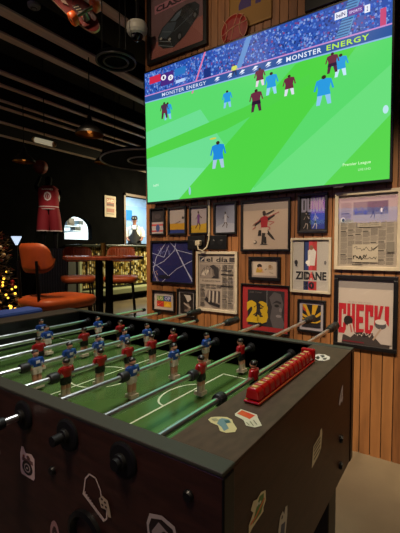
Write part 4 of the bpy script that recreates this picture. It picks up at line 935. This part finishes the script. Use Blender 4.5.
for s in (-1,1): m.ball((.107,.033*s,1.60),(.006,.012,.007),8,6,'B8A8A0'); m.ball((.116,.033*s,1.60),(.006,.007,.007),8,6,'1A1210'); m.ball((.01,.09*s,1.59),(.018,.01,.026),8,6,'7A4E3A')
m.ball((.125,0,1.575),(.016,.012,.02),8,6,'7A4E3A'); m.box((.112,-.022,1.535),(.118,.022,1.541),'5A2A24'); m.org=(0,0,0); m.build('face',CLOTH,ch).location=(0,0,0)
m=MB()
for s in (-1,1):
    m.path([(0,.10*s,.93),(.02,.11*s,.5),(.0,.11*s,.07)],[.115,.085,.065],12,'1A1A20'); m.ball((.06,.115*s,.045),(.13,.05,.045),12,7,'0E0E10')
m.org=(0,0,0); m.build('trousers',CLOTH,ch).location=(0,0,0)
vv=CAM-chp; ch.rotation_euler=(0,0,math.atan2(vv.y,vv.x))
# kitchen contents: shelves and a bluish cabinet
a=onx(127,232,XL-2.4); bq=onx(141,203,XL-2.4)
kc=thing('wall_cupboard',(XL-2.3,a.y,a.z),'pale blue steel cupboard on the back wall of the kitchen behind the cook','cupboard'); o=kc.location.copy()
m=MB(); m.org=o; m.box((XL-2.499,a.y-.2,a.z-.7),(XL-2.2,bq.y+.6,bq.z-.2)); m.build('cupboard_body',mat('pale_blue_steel','9AB4C8',rough=.4),kc,.01)
m=MB(); m.org=o; q0=onx(125,217,XL-2.19); q1=onx(132,211,XL-2.19); m.box((XL-2.199,q0.y,q0.z-.1),(XL-2.185,q1.y,q1.z+.02)); m.build('blue_notice',mat('blue_sheet','2A78B8',rough=.5),kc,label='blue notice sheet')
a=onx(66,222,XL-1.8)
for i,(px,py,w,h,c,l) in enumerate(((68.2,222,.26,.22,'1A1C22','black machine on the shelf seen through the arched opening'),(78.5,222.8,.16,.12,'3A4A4C','small grey box beside the black machine in the arched opening'),(75.5,228.6,.2,.12,'4A5458','dark bowl-shaped tray on the shelf in the arched opening'))):
    q=onx(px,py,XL-1.6); m=MB(); m.org=(q.x,q.y,q.z); m.box((q.x-.12,q.y-w/2,q.z-h/2),(q.x+.12,q.y+w/2,q.z+h/2)); m.box((q.x+.12,q.y-w/3,q.z-h/4),(q.x+.135,q.y+w/3,q.z+h/4)); tag(m.build('kitchen_appliance',mat('appliance_%d'%i,c,rough=.35),None,.015),l,'appliance')
    m=MB(); m.org=(q.x,q.y,q.z-h/2); m.box((XL-2.499,q.y-w,q.z-h/2-.03),(q.x+.15,q.y+w,q.z-h/2-.001)); tag(m.build('wall_shelf',KW,None,.004),'pale shelf carrying the '+l.split(' seen')[0].split(' beside')[0].split(' on the')[0],'shelf')

# festive foliage and blue seat at the left edge
fo=dep(-10.5,290,3.0); fo.z=0
xt=thing('festive_tree',fo,'red and gold festive tree with warm lights at the left edge','tree')
m=MB(); m.org=fo; m.path([fo,fo+Vector((0,0,1.35))],[.03,.01],8); m.build('trunk',mat('dark_bark','2A1A10',rough=.8),xt)
r=random.Random(3); m=MB(); m.org=fo; lt=MB(); lt.org=fo; bb_=MB(); bb_.org=fo
for i in range(1500):
    z=.25+1.12*r.random(); R_=.235*(1.12-.52*(z-.3)); a=2*PI*r.random(); rr_=R_*(.4+.6*r.random()); p=fo+Vector((rr_*math.cos(a),rr_*math.sin(a),z))
    d=Vector((math.cos(a)+r.uniform(-.6,.6),math.sin(a)+r.uniform(-.6,.6),r.uniform(-.5,.6))).normalized(); s=d.cross(Vector((0,0,1))).normalized(); l=.035+.03*r.random()
    m.add([p,p+d*l*.5+s*.012,p+d*l,p+d*l*.5-s*.012],[(0,1,2,3)],r.choice(['5A1612','7A1E16','22260F','6A4418','2A2A18','8A6430','5A1214','A08A60','3A100E']))
m.fixn=False; q=m.build('foliage',mat('foliage_leaf',attr=True,rough=.5),xt); q['kind']='stuff'
for i in range(70):
    z=.35+.72*r.random(); R_=.24*(1.12-.52*(z-.3)); a=2*PI*r.random(); lt.ball(fo+Vector((R_*math.cos(a),R_*math.sin(a),z)),.008+.004*r.random(),6,4)
q=lt.build('fairy_light',mat('warm_fairy_light','FFC040',emit=2.2),xt); q['kind']='stuff'
for i in range(60):
    z=.3+1.0*r.random(); R_=.235*(1.12-.52*(z-.3)); a=2*PI*r.random(); bb_.ball(fo+Vector((R_*math.cos(a),R_*math.sin(a),z)),.016,8,6,r.choice(['8A1418','A89878','B8A890','6A1014']))
q=bb_.build('bauble',mat('bauble_gloss',attr=True,rough=.2),xt); q['kind']='stuff'
a=onz(-8,314,.80); b=onz(37,307,.80)
bs=thing('blue_bench',((a.x+b.x)/2,(a.y+b.y)/2,0),'low bench with a blue padded top beside the festive tree','bench'); o=bs.location.copy()
ca=Vector((-1.95,1.08,0)); 
a=dep(-10,312,2.05); b=dep(36,307.5,2.3); mid=(a+b)/2; dv=(b-a); dv.z=0; R4=Matrix.Rotation(math.atan2(dv.y,dv.x),3,'Z'); bs.location=(mid.x,mid.y,0); o=bs.location.copy(); zt=.90
m=MB(); m.org=o; m.box((mid.x-dv.length/2,mid.y-.07,zt-.05),(mid.x+dv.length/2,mid.y+.07,zt),rot=R4,piv=(mid.x,mid.y,0)); m.build('padded_top',mat('blue_fabric','1E3C8A',rough=.7),bs,.015)
for s in (-1,1):
    m=MB(); m.org=o; q=s*(dv.length/2-.05); m.box((mid.x+q-.02,mid.y-.05,0),(mid.x+q+.02,mid.y+.05,zt-.05),rot=R4,piv=(mid.x,mid.y,0)); m.build('leg',BLACKM,bs)
# small white-lit sign on the dark wall
q=dep(16.5,241,4.6)
lmp=thing('cone_lamp',q,'small glowing white cone-shaped lamp above the festive tree, behind the nearest stool','lamp')
m=MB(); m.org=q; m.lathe(q,[(.012,-.05),(.062,.055),(.058,.057),(.010,-.048)],20); m.build('shade',mat('white_glow','CFE4FF',emit=1.0),lmp)
m=MB(); m.org=q; m.tube((q.x,q.y,0.02),(q.x,q.y,q.z-.045),.009); m.build('pole',BLACKM,lmp)
m=MB(); m.org=q; m.lathe((q.x,q.y,0),[(.0001,0),(.13,0),(.12,.02),(.0001,.02)],24); m.build('base',BLACKM,lmp)
# ================================================================== CEILING FITTINGS
def pendant(px,py,d,r,label,lit):
    c=dep(px,py,d); t=thing('pendant_lamp',c,label,'lamp','dark cone pendant lamps'); 
    m=MB(); m.org=c; k=r/.17
    m.lathe(c,[(.17*k,0),(.165*k,.03*k),(.13*k,.07*k),(.06*k,.13*k),(.03*k,.20*k),(.02*k,.24*k),(.0001,.245*k)],28); m.build('shade',mat('black_shade','100E0C',rough=.5),t)
    m=MB(); m.org=c; m.lathe(c,[(.168*k,.001),(.160*k,.028*k),(.125*k,.066*k),(.055*k,.12*k),(.0001,.12*k)],28); m.build('shade_lining',mat('gold_lining','8A5A20',rough=.3,metal=.8),t)
    m=MB(); m.org=c; m.ball(c+Vector((0,0,.05*k)),.03*k,12,8); m.build('bulb',mat('warm_bulb','FF9A40',emit=lit),t)
    m=MB(); m.org=c; m.tube(c+Vector((0,0,.24*k)),(c.x,c.y,3.85),.006); m.build('cord',BLACKM,t)
pendant(89.5,135,4.0,.15,'dark cone pendant lamp with gold lining, nearest of the three',.5)
pendant(103.5,163,6.2,.15,'dark cone pendant lamp with gold lining beside the big ceiling ring',1.2)
pendant(24,162,5.2,.15,'dark cone pendant lamp with gold lining left of the raised basketball',.25)
# white strip lamp
a=dep(34.5,139.5,5); b=dep(54,144.5,5); mid=(a+b)/2
sl=thing('strip_lamp',mid,'short cream strip lamp hanging from the dark ceiling above the statue','lamp')
m=MB(); m.org=mid; m.path([a,b],[.035,.035],10); m.build('lamp_body',mat('cream_lamp','D8CCA8',rough=.4,emit=.35),sl)
for e_ in (a,b):
    m=MB(); m.org=mid; m.ball(e_,.037,10,6); m.build('end_cap',mat('brass_end','A88A4A',rough=.4),sl)
m=MB(); m.org=mid; m.tube(mid+Vector((0,0,.03)),(mid.x,mid.y,3.85),.006); m.build('cord',BLACKM,sl)
# big hoop rings
def ring(px,py,d,R_,tr,label,cc,colm,inner):
    c=dep(px,py,d); t=thing('ceiling_ring',c,label,'ceiling ornament'); 
    m=MB(); m.org=c; n=56
    m.path([c+Vector((R_*math.cos(2*PI*i/n),R_*math.sin(2*PI*i/n),0)) for i in range(n+1)],tr,8,cap=False); m.build('outer_hoop',colm,t)
    m=MB(); m.org=c; m.path([c+Vector((R_*inner*math.cos(2*PI*i/n),R_*inner*math.sin(2*PI*i/n),0)) for i in range(n+1)],tr,8,cap=False); m.build('inner_hoop',colm,t)
    m=MB(); m.org=c; m.lathe(c+Vector((0,0,tr*.4)),[(.0001,0),(R_,0),(R_,.03),(.0001,.03)],48); m.build('disc',mat('matt_black_board','060606',rough=.95,spec=.05),t)
    m=MB(); m.org=c
    for i in range(3): a=2*PI*i/3; p=c+Vector((R_*.7*math.cos(a),R_*.7*math.sin(a),.03)); m.tube(p,(p.x,p.y,3.85),.004)
    m.build('hanging_wire',BLACKM,t); return t
ring(146,161,5.2,.62,.012,'large black ceiling disc with pale hoops, partly behind the television','',mat('pale_hoop','8A8880',rough=.4),.4)
t=ring(116,62,2.9,.15,.008,'small black round ceiling disc with fine ridges between the camera dome and the beams','',mat('dark_hoop','2A2826',rough=.4),.62)
# round smoke detector
c=dep(34,7,3.1); sd=thing('smoke_detector',c,'small grey round detector beside the first ceiling beam','detector')
m=MB(); m.org=c; m.lathe(c,[(.0001,-.015),(.035,-.013),(.05,.0),(.052,.02),(.0001,.02)],24); m.build('detector_body',mat('grey_detector','6A6866',rough=.5),sd)
m=MB(); m.org=c; m.lathe(c,[(.018,-.018),(.026,-.017),(.026,-.012)],20); m.build('sensor_ring',BLACKP,sd)
m=MB(); m.org=c; m.tube(c+Vector((0,0,.02)),(c.x,c.y,3.85),.008); m.build('stem',BLACKM,sd)
# dome camera on the end of the plank wall
c=dep(137,31,2.55); c.x=-2.2
c=ony(137,30.5,2.22)
dc=thing('security_camera',c,'white dome security camera at the top left corner of the plank wall','camera')
WP=mat('white_camera_plastic','B8B4A8',rough=.4)
m=MB(); m.org=c; m.lathe(c,[(.0001,.055),(.075,.05),(.082,.02),(.08,-.01),(.068,-.03),(.05,-.04)],28); m.build('housing',WP,dc)
m=MB(); m.org=c; m.ball(c+Vector((0,0,-.035)),.05,20,12); m.build('lens_dome',mat('black_dome','0A0A0C',rough=.08),dc)
m=MB(); m.org=c; m.tube(c+Vector((0,0,.05)),(c.x,c.y,3.85),.014); m.build('ceiling_stem',BLACKM,dc)
m=MB(); m.org=c; m.lathe(c+Vector((-.004,-.040,-.055)),[(.0001,-.012),(.014,-.010),(.016,0)],12); m.build('lens',mat('grey_lens','5A5A60',rough=.2),dc)
# hanging skateboard
c=dep(76,3,2.0); nose=dep(96.5,29,2.0); tail=dep(22,-46,2.15)
ax=(nose-tail).normalized(); side=(RT*.9+UP*.43+FW*.12); side=(side-ax*side.dot(ax)).normalized(); nn=ax.cross(side).normalized()
if nn.dot(FW)>0: nn=-nn       # underside looks to the camera
Lh=(nose-tail).length; ctrp=(nose+tail)/2
sk_=thing('skateboard',ctrp,'red patterned skateboard with orange wheels hung from the ceiling','skateboard')
wd=.064
def outline(n=40):
    l=[]
    for i in range(n):
        a=2*PI*i/n; c_,s_=math.cos(a),math.sin(a); l.append((Lh/2*math.copysign(abs(c_)**.65,c_),wd*math.copysign(abs(s_)**.75,s_)))
    return l
def SP(u,v,w): 
    bend=max(0,abs(u)-Lh*.33)**2*1.0
    return ctrp+ax*u+side*v+nn*(w-bend)
ol=outline()
m=MB(); m.org=ctrp; n=len(ol)
def grid(w):
    return [SP(u,v,w) for u,v in ol]+[SP(u*.6,v*.6,w) for u,v in ol]+[SP(0,0,w)]
g1=grid(.006); g0=grid(-.006)
for g in (g1,g0): m.add(g,[(k,(k+1)%n,n+(k+1)%n,n+k) for k in range(n)]+[(n+k,n+(k+1)%n,2*n) for k in range(n)],'64120F')
m.add(g1[:n]+g0[:n],[(k,(k+1)%n,n+(k+1)%n,n+k) for k in range(n)],'C8A080'); m.build('deck',mat('painted_deck',attr=True,rough=.35),sk_)
A=Art(lambda u,v,k=0:SP(u,v,.0066+k),.0004); A.mb.org=ctrp
r=random.Random(8)
for i in range(26):
    u=r.uniform(-.42,.44)*Lh; v=r.uniform(-.6,.6)*wd; s=r.uniform(.008,.022)
    A.poly([(u-s*2,v),(u,v+s*.5),(u+s*2,v+s*.2),(u,v-s*.5)],r.choice(['9A7A68','8A1814','2A0C0E','B03A1C','6A4A40','9A201A']))
A.poly([(Lh*.24,-.02),(Lh*.40,-.012),(Lh*.40,.010),(Lh*.24,.018)],'2A1414')
for i in range(5): A.line([(Lh*(.25+.03*i),-.014),(Lh*(.265+.03*i),.012)],.006,'B8A88A')
A.build('deck_graphic',sk_)
for u in (Lh/2-.088,-Lh/2+.13):
    m=MB(); m.org=ctrp; m.path([SP(u,-.062,.045),SP(u,.062,.045)],.008,10); m.path([SP(u,0,.006),SP(u,0,.045)],[.022,.012],10); tr_=m.build('truck',mat('steel_truck','7A7A70',rough=.35,metal=.9),sk_)
    for s in (-1,1):
        m=MB(); m.org=ctrp; p0=SP(u,s*.052,.045); p1=SP(u,s*.088,.045); q=(p1-p0); m.path([p0,p0+q*.12,p0+q*.88,p1],[.028,.035,.035,.028],20); m.build('wheel',mat('orange_wheel','D85A18',rough=.4),tr_)
        m=MB(); m.org=ctrp; m.path([p1-q*.02,p1+q*.06],[.012,.011],14); m.build('wheel_hub',mat('dark_hub','3A2A20',rough=.4),tr_)
for s in (-.25,.2):
    m=MB(); m.org=ctrp; q=SP(Lh*s,0,0); m.tube(q,(q.x,q.y,3.85),.0025,n=6); m.build('hanging_wire',BLACKM,sk_)

# ================================================================== OTHER SIDE: second screen (seen only as a reflection)
sx0,sx1,sz0,sz1,sy=-2.6,-.80,1.80,2.30,-3.2
t2=thing('wall_screen',((sx0+sx1)/2,-3.3,sz0),'wide wall screen with pink and blue picture on the wall opposite','television'); o=t2.location.copy()
m=MB(); m.org=o; m.box((sx0-.02,-3.299,sz0-.02),(sx1+.02,sy-.002,sz1+.02)); m.build('casing',BLACKP,t2,.004)
A=Art(lambda u,v,k=0:(sx0+(sx1-sx0)*u,sy+k,sz0+(sz1-sz0)*v),.0004); A.mb.org=o
A.rect(0,0,1,1,'4A68E8'); A.poly([(0,.6),(1,.5),(1,1),(0,1)],'E890B8'); A.poly([(0,.5),(1,.42),(1,.55),(0,.64)],'A8A0F0'); A.poly([(0,0),(.5,0),(.5,.12),(0,.2)],'6A9AB0')
A.build('screen_picture',t2,mat('second_screen_pixels',attr=True,emit=4.5,rough=.3))
# ================================================================== LIGHTS
def light(kind,name,loc,e,col,target=None,size=.1,spot=60,blend=.6,sizey=None):
    l=bpy.data.lights.new(name,kind); l.energy=e; l.color=col
    if kind=='AREA': l.size=size; 
    if kind=='AREA' and sizey: l.shape='RECTANGLE'; l.size_y=sizey
    if kind=='SPOT': l.spot_size=math.radians(spot); l.spot_blend=blend; l.shadow_soft_size=size
    if kind=='POINT': l.shadow_soft_size=size
    o=bpy.data.objects.new(name,l); COL.objects.link(o); o.location=loc
    if target is not None: o.rotation_euler=(Vector(target)-Vector(loc)).to_track_quat('-Z','Y').to_euler()
    return o
WARM=(1,.79,.54)
for x_,e_ in ((-1.75,26),(-.8,16)): light('SPOT','upper_wall_fill',(x_,.9,3.22),e_,WARM,(x_,2.4,3.0),.06,75,.9)  # added fill so the planks above the television show, no known fitting
light('POINT','beam_fill_light',(-4.6,-1.6,2.3),24,(1,.84,.7),None,.05)  # unseen fill added to brighten the ceiling beams
la=light('AREA','rod_highlight_fill',(-.95,1.35,3.22),7,(.95,1,.95),(-.95,1.1,.9),.5); la.data.spread=math.radians(70)  # added overhead fill that draws bright lines along the rods
for i,(x,tx,e,sp) in enumerate(((-1.9,-1.9,270,36),(-.9,-.9,270,36),(0.1,0.0,340,38))):
    light('SPOT','wall_downlight',(x,.35,3.25),e,WARM,(tx,2.4,.85),.06,sp,.8)
light('SPOT','floor_downlight',(.35,1.9,3.25),110,(1,.78,.5),(.2,1.75,0),.06,55,.8)
light('SPOT','end_panel_fill',(1.5,.1,3.22),75,WARM,(-.25,.75,.8),.1,34,.8)  # added from the right to lift the dim end panel and its stickers
light('SPOT','table_downlight',(-.6,-.45,3.25),150,(1,.8,.6),(-.7,.8,.95),.35,44,.8)
sp=dep(52,300,2.72)
light('SPOT','stool_downlight',(sp.x+.3,sp.y-.9,3.25),300,(1,.66,.36),(sp.x,sp.y,.9),.06,40,.8)
light('SPOT','tree_fill',(fo.x+.3,fo.y-.9,3.22),130,(1,.7,.4),(fo.x,fo.y,1.0),.06,26,.8)  # extra light put in to brighten the foliage
light('SPOT','seating_downlight',(tabc.x+.3,tabc.y-.9,3.22),420,(1,.75,.5),(tabc.x-.1,tabc.y+.6,.8),.06,60,.8)
light('SPOT','statue_downlight',(pc.x+1.3,pc.y-1.0,3.22),190,(1,.75,.6),(pc.x-.2,pc.y+.2,1.9),.06,34,.8)
light('AREA','counter_fill',(XL+1.7,8.6,2.8),230,(1,.85,.5),(XL+.5,8.2,.8),.4)  # added so that the gold strips shine, no lamp stands there
light('AREA','kitchen_light_panel',(XL-1.3,6.4,3.35),150,(.72,.88,1),(XL-1.3,6.4,0),1.0,sizey=2.5)
light('AREA','kitchen_light_panel',(XL-1.2,9.2,3.35),110,(.72,.88,1),(XL-1.2,9.2,0),1.0,sizey=2.0)
w=bpy.data.worlds.new('dim_interior'); S.world=w; w.use_nodes=True; w.node_tree.nodes['Background'].inputs[0].default_value=(.9,.8,.7,1); w.node_tree.nodes['Background'].inputs[1].default_value=.014
S.view_settings.view_transform='Standard'; S.view_settings.look='None'; S.view_settings.exposure=0; S.view_settings.gamma=1; S.view_settings.use_curve_mapping=False
